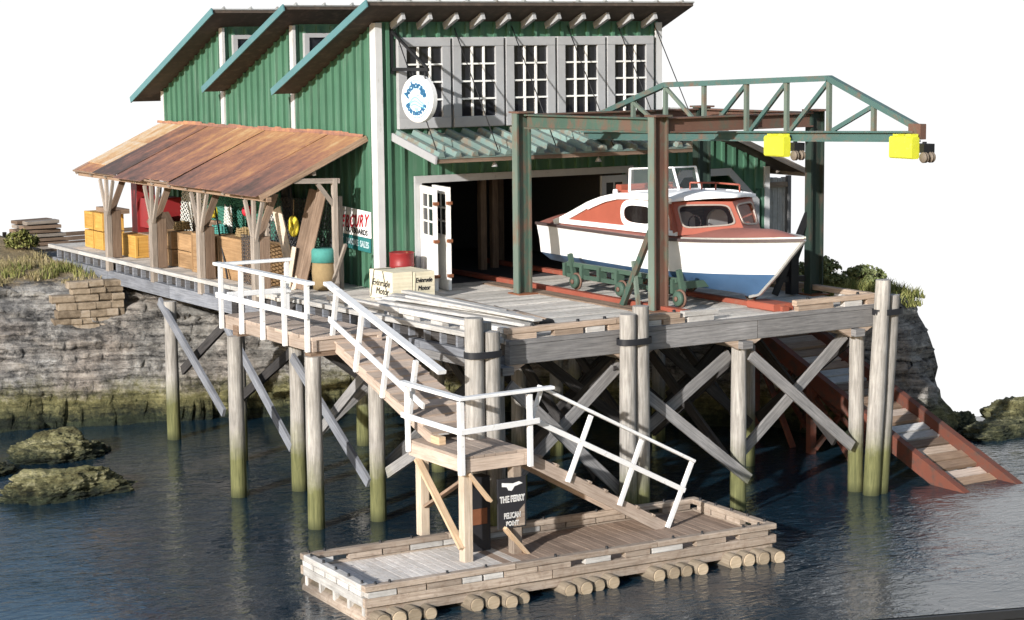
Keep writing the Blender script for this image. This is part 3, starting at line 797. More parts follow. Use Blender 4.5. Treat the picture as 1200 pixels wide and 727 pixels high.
for y in (10.15,7.1,4.2,1.2):
    mb=MB(); mb.box(-2.50,-2.35,y-.09,y+.09,-.32,1.22,ch=.012); mb.box(-2.48,-2.39,y-.045,y+.045,1.18,2.02,ch=.01); ps=mb.build('porch_post','postwood',BH)
    mb=MB(); mb.box(-2.345,-2.10,y-.085,y+.08,.02,1.22,ch=.012); mb.build('post_board','brownwood',ps)
    for s in (-1,1):
        mb=MB(); mb.beam((-2.43,y+s*.06,1.12),(-2.43,y+s*.46,2.0),.075,.07,up=(1,0,0)); mb.build('brace','postwood',ps)
    mb=MB(); mb.beam((-2.34,y,1.15),(-1.92,y,2.14),.15,.06,up=(0,1,0)); mb.build('brace','brownwood',ps)
mb=MB(); mb.box(-.87,-.77,.46,.57,0,2.46); pf=mb.build('porch_post','postwood',BH)
mb=MB(); mb.beam((-.70,.52,2.40),(-1.8,.52,2.44),.09,.11); mb.build('tie_beam','postwood',pf)
mb=MB(); mb.beam((-.74,.52,1.75),(-1.22,.52,2.36),.065,.085); mb.build('brace','postwood',pf)

# ------------------------------------------------------------------ PIER
PI=thing('pier','tall timber pier deck on pilings carrying the boathouse','pier',(2.5,-2,W))
def left_edge(y): return -2.42 if y>3 else -2.42+ (3-y)*.62/11.2
mb=MB(); y=-8.18
while y<-.05:       # front apron: boards run across
    w=.235; mb.beam((left_edge(y)+.03,y+w/2,-.035+R.uniform(-.006,.006)),(7.08,y+w/2,-.035+R.uniform(-.006,.006)),w-.014,.07); y+=w
mb.build('deck_planks','deckwood',PI)
mb=MB(); y=-.02
while y<14.6:
    w=.235; mb.beam((-2.45+R.uniform(-.02,.02),y+w/2,-.035),(-.02 if y<12.2 else 2.5,y+w/2,-.035),w-.014,.07); y+=w
mb.build('porch_planks','deckwood',PI)
mb=MB(); mb.box(7.1,8.2,-8.0,0,-.075,-.02); 
mb=MB(); y=-.9
while y<.15: mb.beam((7.1,y,-.04),(8.25,y,-.04),.2,.07); y+=.215
mb.build('deck_planks','deckwood',PI)
# side: cap, joist ends, stringer
mb=MB(); y=14.5
while y>-8:
    y2=max(-8.1,y-R.uniform(2.2,3.2)); mb.beam((left_edge(y)-.06,y,.0),(left_edge(y2)-.06,y2+.01,.0),.14,.09); y=y2
    if y<=-8.09: break
mb.build('edge_cap','capwood',PI)
y=14.2
mb=MB()
k=0
while y>-8.0:
    xe=left_edge(y)
    mb.beam((xe+.02,y,-.19),(xe+1.8,y,-.19),.07,.23); y-=.56; k+=1
mb.build('joists','bluegrey',PI)
mb=MB(); mb.beam((-2.28,14.3,-.19),(-2.28,3,-.19),.03,.22); mb.beam((-2.28,3,-.19),(left_edge(-8)+.16,-8,-.19),.03,.22); mb.build('backing_board','darkwood',PI)
mb=MB(); 
for a,b in ((14.4,10.2),(10.18,6.1),(6.08,2.1),(2.08,-2.2),(-2.22,-5.3),(-5.32,-8.05)):
    mb.beam((left_edge(a)+.03,a,-.46),(left_edge(b)+.03,b,-.46),.16,.31)
mb.build('side_stringer','bluegrey',PI)
for a,b in ((-1.78,.95),(.97,3.9),(3.92,7.12)):
    mb=MB(); mb.beam((a,-8.17,-.26),(b,-8.17,-.26),.16,.36,ch=.012); mb.build('front_beam','greywood',PI)
mb=MB(); mb.beam((-1.8,-8.21,-.035),(7.12,-8.21,-.035),.10,.075); mb.build('edge_board','greywood',PI)
for yb in (-4.8,-1.5,2.0):
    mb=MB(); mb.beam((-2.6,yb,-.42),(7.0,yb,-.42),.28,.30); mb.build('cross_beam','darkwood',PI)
mb=MB(); mb.beam((7.05,-8.1,-.26),(7.05,-.2,-.26),.16,.36); mb.build('side_stringer','greywood',PI)
# bull rail along the front edge, on blocks
def curb(segs,y,blocks,mat='curbwood'):
    for a,b in segs:
        mb=MB(); mb.beam((a,y,.165),(b,y,.165+R.uniform(-.01,.01)),.15,.11,ch=.012,jit=.01); mb.build('bull_rail',mat,PI)
    for x,w,m in blocks:
        mb=MB(); mb.beam((x,y,.055),(x+w,y,.055),.14,.10); mb.build('rail_block',m,PI)
curb([(-1.75,.62),(.64,2.1)],-8.10,[(-1.7,.55,'curbwood'),(-.75,.62,'curbwood'),(-.05,.4,'palewood'),(.45,.5,'curbwood'),(1.2,.45,'palewood'),(1.7,.5,'curbwood')])
curb([(2.2,3.0)],-8.10,[(2.3,.6,'palewood')],'palewood')
curb([(4.95,7.05)],-8.10,[(5.0,.9,'curbwood'),(6.2,.45,'palewood'),(6.8,.25,'curbwood')])
for (ya,yb) in ((-8.0,-4.8),(-4.78,-1.2)):
    mb=MB(); mb.beam((7.0,ya,.165),(7.0,yb,.165),.15,.11,ch=.012); mb.build('bull_rail','curbwood',PI)
    mb=MB(); mb.beam((7.0,ya+.3,.055),(7.0,ya+1.0,.055),.14,.10); mb.build('rail_block','palewood',PI)
    mb=MB(); mb.beam((7.0,yb-1.0,.055),(7.0,yb-.4,.055),.14,.10); mb.build('rail_block','curbwood',PI)
for (ya,yb) in ((-1.6,-4.4),(-4.42,-8.0)):
    xa,xb=left_edge(ya)+.12,left_edge(yb)+.12
    mb=MB(); mb.beam((xa,ya,.165),(xb,yb,.165),.15,.11,ch=.012); mb.build('bull_rail','palewood',PI)
    for t in (.1,.38,.66,.93):
        yy=ya+(yb-ya)*t; mb=MB(); mb.beam((left_edge(yy)+.12,yy+.22,.055),(left_edge(yy)+.12,yy-.22,.055),.14,.10); mb.build('rail_block','palewood',PI)
for x in (-1.2,-.2,.4,1.3,2.0,5.3,6.6):
    mb=MB(); mb.lathe([(0,.055),(.03,.05),(.035,0)],(x,-8.10,.215),8); mb.build('bolt','black',PI)
# pilings
PX=[-2.62,.55,3.6,6.42]; PYs=[-8.05,-4.8,-1.5,2.0,5.2]
def piling(x,y,top,r=.155,lean=(0,0),name='piling',parent=None,bot=None):
    mb=MB(); b=W-.9 if bot is None else bot
    n=16; P=[]; L=top-b; sd=R.random()*50
    for k in range(15):
        t=k/14; z=b+L*t; row=[]
        for i in range(n):
            a=2*math.pi*i/n; rr=r*(1.06-.10*t)*(1+.06*noise.noise((math.cos(a)*1.2+sd,math.sin(a)*1.2,z*.8)))
            row.append(V((x+lean[0]*(1-t)+rr*math.cos(a),y+lean[1]*(1-t)+rr*math.sin(a),z)))
        P.append(row)
    vs=[p for row in P for p in row]; fs=[];uv=[]
    for k in range(14):
        for i in range(n):
            j=(i+1)%n; fs.append([k*n+i,k*n+j,(k+1)*n+j,(k+1)*n+i]); u0,u1=L*k/14,L*(k+1)/14; v0,v1=i*.06,(i+1)*.06
            uv.append([(u0,v0),(u0,v1),(u1,v1),(u1,v0)])
    o=len(mb.v); mb.add(vs,fs,uv,None,True)
    mb.add([p for p in P[-1]]+[V((x,y,top+.015))],[[i,(i+1)%n,n] for i in range(n)],[[(0,0),(.0,.05),(.02,.02)]]*n,.8)
    return mb.build(name,'pilewood',parent)
for x in PX:
    for y in PYs:
        if y>2.5 and x>0: continue
        xx=x; 
        if x<0: xx={-8.05:-1.95,-4.8:-2.69,-1.5:-2.79,2.0:-2.54,5.2:-2.82}[y]
        if (x,y)==(.55,-8.05): xx=.95
        if (x,y)==(6.42,-8.05): xx=6.64
        piling(xx,y,-.57 if y>-8 else -.44,.155,(0,0),'piling',PI)
for x in (3.55,6.42,.95,-1.9):
    mb=MB(); mb.beam((x,-8.4,-.52),(x,-4.5,-.52),.24,.14) ; mb.build('pile_cap','greywood',PI)
    for s in (-1,1):
        mb=MB(); mb.poly([(x+s*.11,-8.15,-.44),(x+s*.45,-8.15,-.44),(x+s*.11,-8.15,-.62)],thick=.1,nrm=(0,-1,0)); mb.build('knee_block','curbwood',PI)
# X braces
def brace(a,b,mat='greywood',w=.07,h=.21,bolts=True):
    a=V(a);b=V(b); d=(b-a).normalized(); side=V((0,1,0)) if abs(d.x)>abs(d.y) else V((1,0,0))
    mb=MB(); mb.ext(a,b,[(-h/2,-w/2),(h/2,-w/2),(h/2,w/2),(-h/2,w/2)],tuple(side)); mb.build('cross_brace',mat,PI)
brace((3.75,-8.24,-.75),(6.35,-8.26,-2.85)); brace((6.45,-7.88,-.62),(3.8,-7.88,-2.75))
brace((1.0,-8.24,-1.1),(3.7,-8.26,-3.2)); brace((3.5,-7.88,-.75),(1.2,-7.88,-2.2))
brace((.9,-7.88,-.7),(-1.8,-7.88,-2.9)); brace((-1.8,-8.24,-.8),(.8,-8.26,-3.2))
xl=-2.86
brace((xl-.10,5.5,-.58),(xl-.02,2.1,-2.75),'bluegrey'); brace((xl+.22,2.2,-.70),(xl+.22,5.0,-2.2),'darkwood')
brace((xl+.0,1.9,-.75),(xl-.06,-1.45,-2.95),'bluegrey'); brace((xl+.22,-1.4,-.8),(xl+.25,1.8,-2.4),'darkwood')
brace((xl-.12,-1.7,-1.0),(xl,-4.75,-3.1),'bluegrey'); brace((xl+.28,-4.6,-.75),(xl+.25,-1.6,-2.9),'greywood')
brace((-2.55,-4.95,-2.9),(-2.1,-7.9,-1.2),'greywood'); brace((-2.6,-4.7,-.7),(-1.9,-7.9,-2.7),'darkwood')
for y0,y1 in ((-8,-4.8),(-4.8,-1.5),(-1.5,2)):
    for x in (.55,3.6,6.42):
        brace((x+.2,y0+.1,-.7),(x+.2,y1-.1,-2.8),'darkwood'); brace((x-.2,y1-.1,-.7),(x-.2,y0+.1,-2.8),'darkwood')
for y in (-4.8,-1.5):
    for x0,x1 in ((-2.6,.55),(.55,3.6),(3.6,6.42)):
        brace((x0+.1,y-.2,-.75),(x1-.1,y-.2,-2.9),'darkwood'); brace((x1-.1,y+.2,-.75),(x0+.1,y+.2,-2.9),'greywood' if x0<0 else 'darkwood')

# mooring pile clusters
def cluster(piles,strap_z,label):
    t=thing('pile_cluster',label,'pilings',(piles[0][0],piles[0][1],W),'strapped pile clusters along the pier front')
    for p in piles: piling(p[0],p[1],p[2],p[3],p[4] if len(p)>4 else (0,0),'pile',t)
    cx=sum(p[0] for p in piles[:2])/2; cy=sum(p[1] for p in piles[:2])/2
    mb=MB(); hw=abs(piles[0][0]-piles[1][0])/2+.2; hd=.2
    ring=[]
    for i in range(28):
        a=2*math.pi*i/28; ca,sa=math.cos(a),math.sin(a)
        ring.append((cx+hw*math.copysign(abs(ca)**.75,ca),cy+hd*math.copysign(abs(sa)**.75,sa)))
    mb.grid([[V((x,y,strap_z-.06)) for x,y in ring],[V((x,y,strap_z+.06)) for x,y in ring]],True)
    mb.build('strap','strap',t)
cluster([(-2.68,-8.52,.53,.175),(-2.36,-8.58,.27,.155),(-2.30,-8.25,.40,.13)],-.12,'three strapped pilings at the left front corner of the pier')
cluster([(.64,-8.50,.33,.16),(.95,-8.48,.46,.165)],-.18,'pair of strapped pilings in the middle of the pier front')
cluster([(6.92,-8.50,.53,.165,(-.30,0)),(7.22,-8.45,.20,.155,(-.32,0))],-.12,'pair of strapped pilings at the right front corner, the left one taller')

# things on the deck -------------------------------------------------------
rail_info=[((2.92,3.5),(2.92,-7.6),'near red oxide track rail under the boat trolley wheels'),((4.80,3.5),(4.80,-8.02),'far red oxide track rail ending at the pier front edge')]
for a,b,lab in rail_info:
    mb=MB(); mb.beam((a[0],a[1],.05),(b[0],b[1],.05),.17,.10,ch=.01); o=tag(mb.build('track_rail','redrail'),lab,'track rail','rails of the boat track')
mb=MB(); mb.box(4.55,5.05,-7.95,-7.1,.005,.15,ch=.02); tag(mb.build('end_stop','redrail'),'short red end block where the far track meets the deck edge','end stop')
mb=MB()
for k,x in enumerate((2.46,2.66)): mb.beam((x,-.4,.012),(x,-7.8,.012),.19,.03)
tag(mb.build('plank_strip','brownwood'),'narrow brown plank strip laid along the near side of the track','plank strip')
# lumber
lum=[((-1.45,-2.9,.06),(-1.02,-7.7,.05),.26,.06),((-1.16,-2.5,.06),(-.72,-7.5,.06),.24,.06),((-.85,-2.2,.06),(-.45,-7.0,.06),.25,.06),
     ((-1.42,-2.75,.13),(-.90,-7.55,.13),.22,.06),((-1.1,-2.1,.13),(-.62,-6.9,.14),.25,.06),((-.7,-1.9,.13),(-.25,-6.6,.12),.2,.06),
     ((-1.22,-2.6,.20),(-.66,-7.2,.20),.24,.06),((-.92,-2.25,.21),(-.42,-6.2,.20),.22,.055)]
lum+=[((-1.5,-3.2,.27),(-.75,-6.9,.25),.21,.055),((-.55,-2.0,.20),(-.5,-6.0,.20),.17,.06),((-1.3,-3.6,.33),(-.95,-7.9,.28),.19,.05)]
for k,(a,b,w,h) in enumerate(lum):
    mb=MB(); mb.beam(a,b,w,h,ch=.006,jit=.05); tag(mb.build('plank',['palewood','capwood','palewood','palewood'][k%4]),'long weathered pale plank in the loose lumber heap on the deck edge','plank','planks in the lumber heap')
mb=MB(); mb.beam((.15,-2.9,.07),(-.05,-6.45,.06),.2,.07); tag(mb.build('plank','curbwood'),'single tan plank lying right of the lumber heap','plank','planks in the lumber heap')
for k,(a,b,lab) in enumerate((((-.30,-5.3,.16),(-.42,-7.35,.10),'brown pole with a dark end nearest the lumber heap'),((-.02,-5.6,.09),(-.22,-7.2,.09),'brown pole with a dark hollow end right of the other pole'))):
    t=thing('pole',lab,'pole',(b[0],b[1],0),'poles beside the lumber heap')
    mb=MB(); mb.tube(a,b,.075,.075,12); mb.build('shaft','curbwood',t)
    d=(V(b)-V(a)).normalized(); mb=MB(); mb.tube(V(b)-d*.12,V(b)+d*.012,.083,.083,12); mb.build('end_cap','black',t)

# two cream crates, drum
def motor_crate(x0,x1,y0,y1,h,side,label):
    t=thing('motor_crate',label,'crate',((x0+x1)/2,(y0+y1)/2,0),'lettered motor crates')
    mb=MB(); mb.box(x0,x1,y0,y1,0.01,h,ch=.012); mb.build('box','cream',t)
    mb=MB()
    if side=='x':
        m=frame((x0-.002,(y0+y1)/2,h*.58),(0,-1,0),(0,0,1)); m2=frame((x0-.002,(y0+y1)/2-.05,h*.30),(0,-1,0),(0,0,1)); s=.19
        sxx=1.15
    else:
        m=frame(((x0+x1)/2,y0-.002,h*.70),(1,0,0),(0,0,1)); m2=frame(((x0+x1)/2,y0-.002,h*.42),(1,0,0),(0,0,1)); s=.14; sxx=.8
    letters(mb,'Evinrude',s,m,sxx,.003,.2,.004); mb.build('lettering','ink',t); mb=MB(); letters(mb,'Motor',s,m2,sxx,.003,.2,.004)
    mb.build('lettering','ink',t)
    mb=MB(); 
    if side=='x':
        mb.beam((x0-.006,y1-.22,h),(x0-.006,y1-.05,.04),.012,.02,up=(1,0,0)); mb.beam((x0-.006,y0+.42,h),(x0-.006,y0+.2,.04),.012,.02,up=(1,0,0))
        mb.beam((x0,y1-.22,h+.006),(x1,y1-.26,h+.006),.02,.012)
    else: mb.beam((x0+.04,y0-.006,h),(x0+.02,y0-.006,.04),.03,.012,up=(0,1,0))
    mb.build('band','ink' if side=='x' else 'cream',t)
motor_crate(-.83,-.36,-2.1,-1.08,.62,'x','cream crate with black lettering on its sunlit end, nearest the stairs')
motor_crate(-.34,.18,-2.09,-1.08,.60,'y','cream crate with shaded lettered front beside the white door leaf')
dr=thing('drum','red oil drum standing behind the cream crates','drum',(.27,-.5,0))
mb=MB(); mb.lathe([(0,.02),(.27,.02),(.28,.04),(.27,.07),(.265,.28),(.28,.30),(.265,.32),(.265,.56),(.28,.58),(.265,.60),(.27,.83),(.285,.85),(.27,.86),(.25,.835),(0,.835)],(.27,-.5,0),24); mb.build('shell','redpaint',dr)
mb=MB(); mb.lathe([(0,.03),(.03,.03),(.03,0)],(.38,-.55,.835),8); mb.build('cap','rust',dr)

# signs --------------------------------------------------------------------
sg=thing('hanging_sign','round white sign with blue lettering hanging from a black bracket','sign',(.3,-.1,4.8))
ang=math.radians(-13); ex=V((math.sin(-ang)*-1,0,0))
ey=V((0,0,1)); exs=V((math.sin(math.radians(13)),-math.cos(math.radians(13)),0))
nrm=exs.cross(ey)                        # faces -x, turned a little to the front
cS=V((.36,-1.24,4.18))
F=frame(cS+nrm*.0,exs,ey)
mb=MB(); n=40; rad=.50
pr=[(0,.085),(rad-.03,.085),(rad,.06),(rad,-.06),(rad-.03,-.085),(0,-.085)]
P=[[F@V((q*math.cos(2*math.pi*i/n),q*math.sin(2*math.pi*i/n),h)) for i in range(n)] for q,h in pr]
mb.grid(P,True,False); bd=mb.build('sign_board','signwhite',sg)
mb=MB(); P=[[F@V((q*math.cos(2*math.pi*i/n),q*math.sin(2*math.pi*i/n),.088)) for i in range(n)] for q in (0.001,.40)]
mb.grid(P,True,False); mb.build('face_disc','signpale',sg)
mb=MB(); P=[[F@V((q*math.cos(2*math.pi*i/n),q*math.sin(2*math.pi*i/n),.090)) for i in range(n)] for q in (.39,.405)]
mb.grid(P,True,False); mb.build('ring_line','signblue',sg)
mb=MB(); Ft=F@Matrix.Translation((0,0,.092)); arc_letters(mb,'Anchorage',.20,Ft,.295,162,18,False,.014); mb.build('lettering','signblue',sg); mb=MB(); arc_letters(mb,'Boatworks',.165,Ft,.295,-152,-28,True,.012); mb.build('lettering','signblue',sg)
mb=MB()
for k in range(3):
    pts=[]; 
    for i in range(15):
        t=i/14; pts.append(Ft@V((-.23+.46*t+.03*k,-.06-.055*k+.075*math.sin(t*5.2-.5+k*.5)*(1-.2*k)+.05*t,0)))
    w=.022
    for a,b in zip(pts,pts[1:]): mb.beam(a,b,.006,.036,up=tuple(ey))
mb.build('wave_mark','signcyan',sg)
mb=MB(); mb.poly([Ft@V(p) for p in ((.02,.05,0),(.10,.06,0),(.05,.12,0))]); mb.poly([Ft@V(p) for p in ((-.09,-.19,0),(.10,-.19,0),(.02,-.27,0))]); mb.build('wave_mark','signcyan',sg)
mb=MB(); mb.beam((.36,-.05,4.80),(.36,-1.65,4.80),.05,.07); mb.beam((.36,-.05,5.62),(.36,-1.6,4.83),.04,.055); mb.beam((.36,-.05,5.7),(.36,-.05,4.7),.06,.05,up=(1,0,0)); mb.build('bracket','black',sg)
for y in (-.98,-1.5):
    mb=MB(); mb.tube((.36,y,4.78),(.36,y,4.58),.014,n=6); mb.build('hanger','black',sg)

ms=thing('wall_sign','white outboards sign with red slanted lettering on the green side wall','sign',(-.08,1.05,1.1))
mb=MB(); 
mb.poly([(-.085,.21,1.12),(-.085,.21,1.70),(-.085,1.92,1.77),(-.085,1.92,1.16)],thick=.03,nrm=(-1,0,0)); mb.build('board','signwhite',ms)
mb=MB(); mb.poly([(-.086,.24,.80),(-.086,.24,1.11),(-.086,1.86,1.18),(-.086,1.86,.86)],thick=.026,nrm=(-1,0,0)); 
mb.build('lower_board','signteal',ms)
def wallF(y,z,slope=0): return frame((-.119,y,z),(0,-1,-slope),(0,-slope*0,1))
mb=MB(); body='MERCURY'
for i,ch in enumerate(body):
    t=i/6; y=1.74-1.36*t; z=1.42+.085*t-.02
    letters(mb,ch,.38+.03*t,frame((-.119,y,z),(0,-1,.04),(0,-.28,1)),.80,.003,0,.012)
mb.build('lettering','signred',ms)
mb=MB(); letters(mb,'OUTBOARDS',.17,frame((-.119,.86,1.24),(0,-1,-.04),(0,0,1)),1.03,.003,.1,.006); mb.build('lettering','ink',ms)
mb=MB(); letters(mb,'BY',.19,frame((-.116,1.62,1.005),(0,-1,-.04),(0,0,1)),1,.003,0,.005); letters(mb,'MARINE',.19,frame((-.116,1.08,.985),(0,-1,-.04),(0,0,1)),.85,.003,0,.005); letters(mb,'SALES',.19,frame((-.116,.50,.96),(0,-1,-.04),(0,0,1)),.85,.003,0,.005); mb.build('lettering','signpale',ms)

# ------------------------------------------------------------------ goods under the porch
def crate(x0,x1,y0,y1,z0,z1,label,mat='crate',group='yellow crates under the porch',cat='crate',strip=True,lab=False):
    t=thing('crate',label,cat,((x0+x1)/2,(y0+y1)/2,z0),group)
    mb=MB(); mb.box(x0+.015,x1-.015,y0+.015,y1-.015,z0+.01,z1-.005); mb.build('box',mat,t)
    if strip:
        mb=MB(); s=.06
        for (xx,yy) in ((x0,y0),(x1-s,y0),(x0,y1-s),(x1-s,y1-s)): mb.box(xx,xx+s,yy,yy+s,z0+.012,z1)
        for yy in (y0,y1-s):
            for zz in (z0+.012,z1-s): mb.box(x0+s,x1-s,yy+.003,yy+s-.003,zz,zz+s-.003)
        for zz in (z0+.012,z1-s): mb.box(x0+.003,x0+s-.003,y0+s,y1-s,zz,zz+s-.003)
        mb.build('batten',mat,t)
    if lab:
        mb=MB(); mb.box(x0-.006,x0+.012,(y0+y1)/2-.12,(y0+y1)/2+.1,z1-.26,z1-.1); mb.build('paper_label','signwhite',t)
    return t
for k in range(2):
    for j in range(2):
        crate(-1.85,-1.25,12.85-.72*k,13.5-.72*k,.0+.5*j,.48+.5*j,['lower','upper'][j]+' yellow crate of the '+['farthest','second farthest'][k]+' stack at the deck end')
crate(-1.75,-1.3,11.5,12.9,.99,1.13,'flat brown crate lid lying across the yellow stacks','brownwood',None,'lid',False)
crate(-1.9,-1.2,9.65,10.75,0,.58,'large single yellow crate on the deck, plain sided')
crate(-1.75,-1.2,8.3,8.75,0,.3,'low tan crate behind the second porch post','carton','tan crates under the porch')
for j in range(2): crate(-1.9,-1.35,7.25,8.1,.43*j,.42+.43*j,['bottom','top'][j]+' tan crate of the paired stack with white paper labels','carton','tan crates under the porch','crate',True,True)
for j in range(2): crate(-1.8,-1.3,6.2,7.1,.43*j,.42+.43*j,['bottom','top'][j]+' tan crate right of the labelled stack','carton','tan crates under the porch')
crate(-1.95,-1.2,4.55,5.9,0,.95,'big tan crate between the third and fourth porch posts','carton','tan crates under the porch')
crate(-1.9,-1.15,3.1,4.45,0,.98,'big tan crate just left of the fourth porch post','carton','tan crates under the porch')
crate(-1.1,-.5,6.3,7.8,0,1.15,'tall brown crate at the back against the wall','brownwood',None)
crate(-1.85,-1.3,1.95,2.9,0,.95,'tan crate with a pale lid behind the white landing rail','carton','tan crates under the porch')
# red machine
rm=thing('red_machine','red painted machine with tall uprights behind the tan crates','machine',(-.9,10.4,0))
mb=MB(); mb.box(-1.55,-1.2,10.35,10.75,.6,2.1); mb.build('upright','redpaint',rm)
mb=MB(); mb.box(-1.5,-.6,9.72,10.33,.75,1.5,ch=.03); mb.build('housing','redpaint',rm)
mb=MB(); mb.box(-1.5,-1.3,9.72,9.9,1.5,2.1); mb.build('upright','redpaint',rm)
mb=MB(); mb.box(-1.55,-.55,9.15,10.8,.0,.6); mb.build('base','brownwood',rm)
mb=MB(); mb.beam((-1.1,8.7,.0),(-1.3,9.6,1.05),.5,.35); tag(mb.build('dory','brownwood'),'upturned brown skiff bow leaning beside the red machine','skiff')
# nets on frames
def net(name,corners,nu,nv,rad,mat,label,group=None,sag=.0):
    mb=MB(); a,b,c,d=[V(p) for p in corners]
    def pt(u,v):
        p=a.lerp(b,u).lerp(d.lerp(c,u),v); return p+V((-sag*math.sin(u*9+v*4)*.5,0,-sag*math.sin(math.pi*u)))
    for i in range(-nv,nu):
        for sgn in (0,1):
            pts=[]
            for k in range(nv+1):
                q=(i+k)/nu if sgn==0 else (i+nv-k)/nu
                if 0<=q<=1: pts.append(pt(q,k/nv))
            if len(pts)>1: mb.path(pts,rad,4)
    o=mb.build(name,mat,recalc=False); return tag(o,label,'net',group)
net('fishing_net',((-1.0,8.6,.3),(-1.0,7.2,.35),(-1.05,7.2,1.95),(-1.05,8.6,2.0)),14,16,.016,'paleNet','white fishing net hung beside the second porch post','hung fishing nets',.12)
net('fishing_net',((-1.0,7.1,.5),(-1.0,4.9,.5),(-1.05,4.9,1.95),(-1.05,7.1,2.0)),22,16,.018,'greenNet','wide green fishing net hung behind the tan crates','hung fishing nets',.12)
net('fishing_net',((-.9,4.7,.7),(-.9,3.0,.7),(-.95,3.0,2.0),(-.95,4.7,1.95)),20,16,.02,'greenNet','dark green net draped above the big tan crates','hung fishing nets',.1)
net('fishing_net',((-1.2,5.6,.7),(-1.2,5.2,.7),(-1.2,5.2,1.6),(-1.2,5.6,1.6)),6,12,.016,'paleNet','narrow white net bundle hung right of the third porch post','hung fishing nets',.05)
def drape(c,seed,mat,label):
    mb=MB(); rr=random.Random(seed); P=[]
    for k in range(18):
        t=k/17; row=[]
        for i in range(20):
            a=2*math.pi*i/20; q=(.09+.14*t)*(1+.35*math.sin(a*5+seed+t*2)); row.append(V((c[0]+q*math.cos(a)*.6,c[1]+q*math.sin(a)*1.6,c[2]-1.5*t)))
        P.append(row)
    mb.grid(P,True); return tag(mb.build('net_bundle',mat),label,'net','bundled nets hanging from the porch')
drape((-.7,6.4,2.2),1,'greenNet','gathered green net bundle hanging from the porch rafters')
drape((-.7,4.1,2.25),2,'tealtub','gathered teal net bundle hanging above the big tan crates')
drape((-.6,7.9,2.15),4,'paleNet','gathered white net bundle beside the second porch post')
drape((-.75,5.5,2.2),5,'greenNet','gathered green net bundle right of the third porch post')
drape((-.65,3.3,2.25),6,'darkNet','gathered black net bundle above the last tan crate')
for (c,mm,lab) in (((-1.45,7.65,.86),'rope','coil of tan rope on top of the labelled crate stack'),((-1.5,3.8,.98),'rope','coil of tan rope on top of the big crate by the fourth porch post'),((-1.5,5.2,.95),'tealtub','coil of teal rope on the big crate between the third and fourth porch posts')):
    mb=MB()
    for k in range(4):
        mb.path([V((c[0]+(.2-.012*k)*math.cos(a*.39),c[1]+(.2-.012*k)*math.sin(a*.39),c[2]+.03+.05*k+.012*math.sin(a*1.7+k))) for a in range(17)],.027,6)
    tag(mb.build('rope_coil',mm),lab,'rope','rope coils on the porch crates')
for (c,r_,mm,lab) in (((-1.05,6.6,1.35),.15,'buoy','yellow float ball hung above the tan crates'),((-1.05,4.6,1.5),.14,'signred','red float ball hung above the big tan crates'),((-.95,3.4,1.45),.13,'paleNet','white float ball hung left of the buoy')):
    t=thing('float_ball',lab,'float',c,'float balls hung under the porch')
    mb=MB(); mb.lathe([(r_*math.sin(math.pi*q/8)+.001,r_*-math.cos(math.pi*q/8)) for q in range(9)],c,14); mb.build('ball',mm,t)
    mb=MB(); mb.tube((c[0],c[1],c[2]+r_*.95),(c[0]+.05,c[1],2.3),.012,n=5); mb.build('cord','rope',t)
net('low_mesh_fence',((-2.05,2.75,.04),(-2.05,1.35,.04),(-2.05,1.35,1.15),(-2.05,2.75,1.15)),16,13,.009,'darkNet','low wire mesh screen just right of the fourth porch post','wire mesh fences on the porch')
# wire mesh fence panels
fp=thing('mesh_fence','wire mesh fence between wooden posts at the right end of the porch','mesh fence',(-1.0,1.6,0))
mb=MB()
A_,B_=V((-1.25,3.0,.05)),V((-.62,.74,.05))
for i in range(-16,24):
    for s in (0,1):
        pts=[]
        for k in range(17):
            q=(i+k)/24 if s==0 else (i+16-k)/24
            if 0<=q<=1: pts.append(A_.lerp(B_,q)+V((0,0,1.9*k/16)))
        if len(pts)>1: mb.path(pts,.010,4)
mb.build('mesh','darkNet',fp,recalc=False)
for (x,y) in ((-1.26,3.05),(-.61,.70)):
    mb=MB(); mb.box(x-.05,x+.05,y-.05,y+.05,0,2.05); mb.build('post','postwood',fp)
for a,b,w,m,lab in (((-1.5,1.15,.02),(-1.40,2.25,1.72),.24,'tanboard','pale ragged board leaning to the left behind the white landing rail'),((-1.52,1.30,.02),(-1.08,.98,2.2),.24,'brownwood','tall brown board leaning left of the other tall board'),((-1.45,1.02,.02),(-1.0,.72,2.22),.25,'brownwood','tall brown board leaning nearest the wall sign'),((-1.62,1.28,.02),(-1.50,1.16,.95),.11,'tanboard','narrow short slat standing between the pale board and the tall boards')):
    mb=MB(); mb.beam(a,b,w,.045,up=(1,.6,0),ch=.006); tag(mb.build('board',m),lab,'board','boards leaning at the porch end')
mb=MB(); mb.beam((-1.02,.42,.02),(-.96,-.25,1.08),.065,.06); tag(mb.build('stick','postwood'),'brown stick leaning in front of the teal topped basket','stick')
tb=thing('basket','round basket with teal top and netted lower half near the wall sign','basket',(-1.0,.75,0))
mb=MB(); mb.lathe([(0,.90),(.24,.93),(.27,.88),(.28,.62),(0,.62)],(-1.0,.75,0),18); mb.build('upper_band','tealtub',tb)
mb=MB(); mb.lathe([(.25,.62),(.27,.4),(.24,.02),(0,.02)],(-1.0,.75,0),18); mb.build('lower_basket','rope',tb)
by=thing('buoy','yellow ring buoy hanging among the leaning boards','buoy',(-1.3,1.5,1.2))
mb=MB(); P=[]
for i in range(20):
    a=2*math.pi*i/20; row=[]
    for j in range(8):
        b=2*math.pi*j/8; q=.15+.07*math.cos(b); row.append(V((-1.30+.06*math.sin(b),1.60+q*math.cos(a),1.36+q*math.sin(a)*1.1)))
    P.append(row)
P.append(P[0]); mb.grid(P,True); mb.build('ring','buoy',by)
mb=MB(); mb.tube((-1.30,1.6,1.56),(-1.28,1.6,1.95),.012,n=5); mb.build('cord','rope',by)
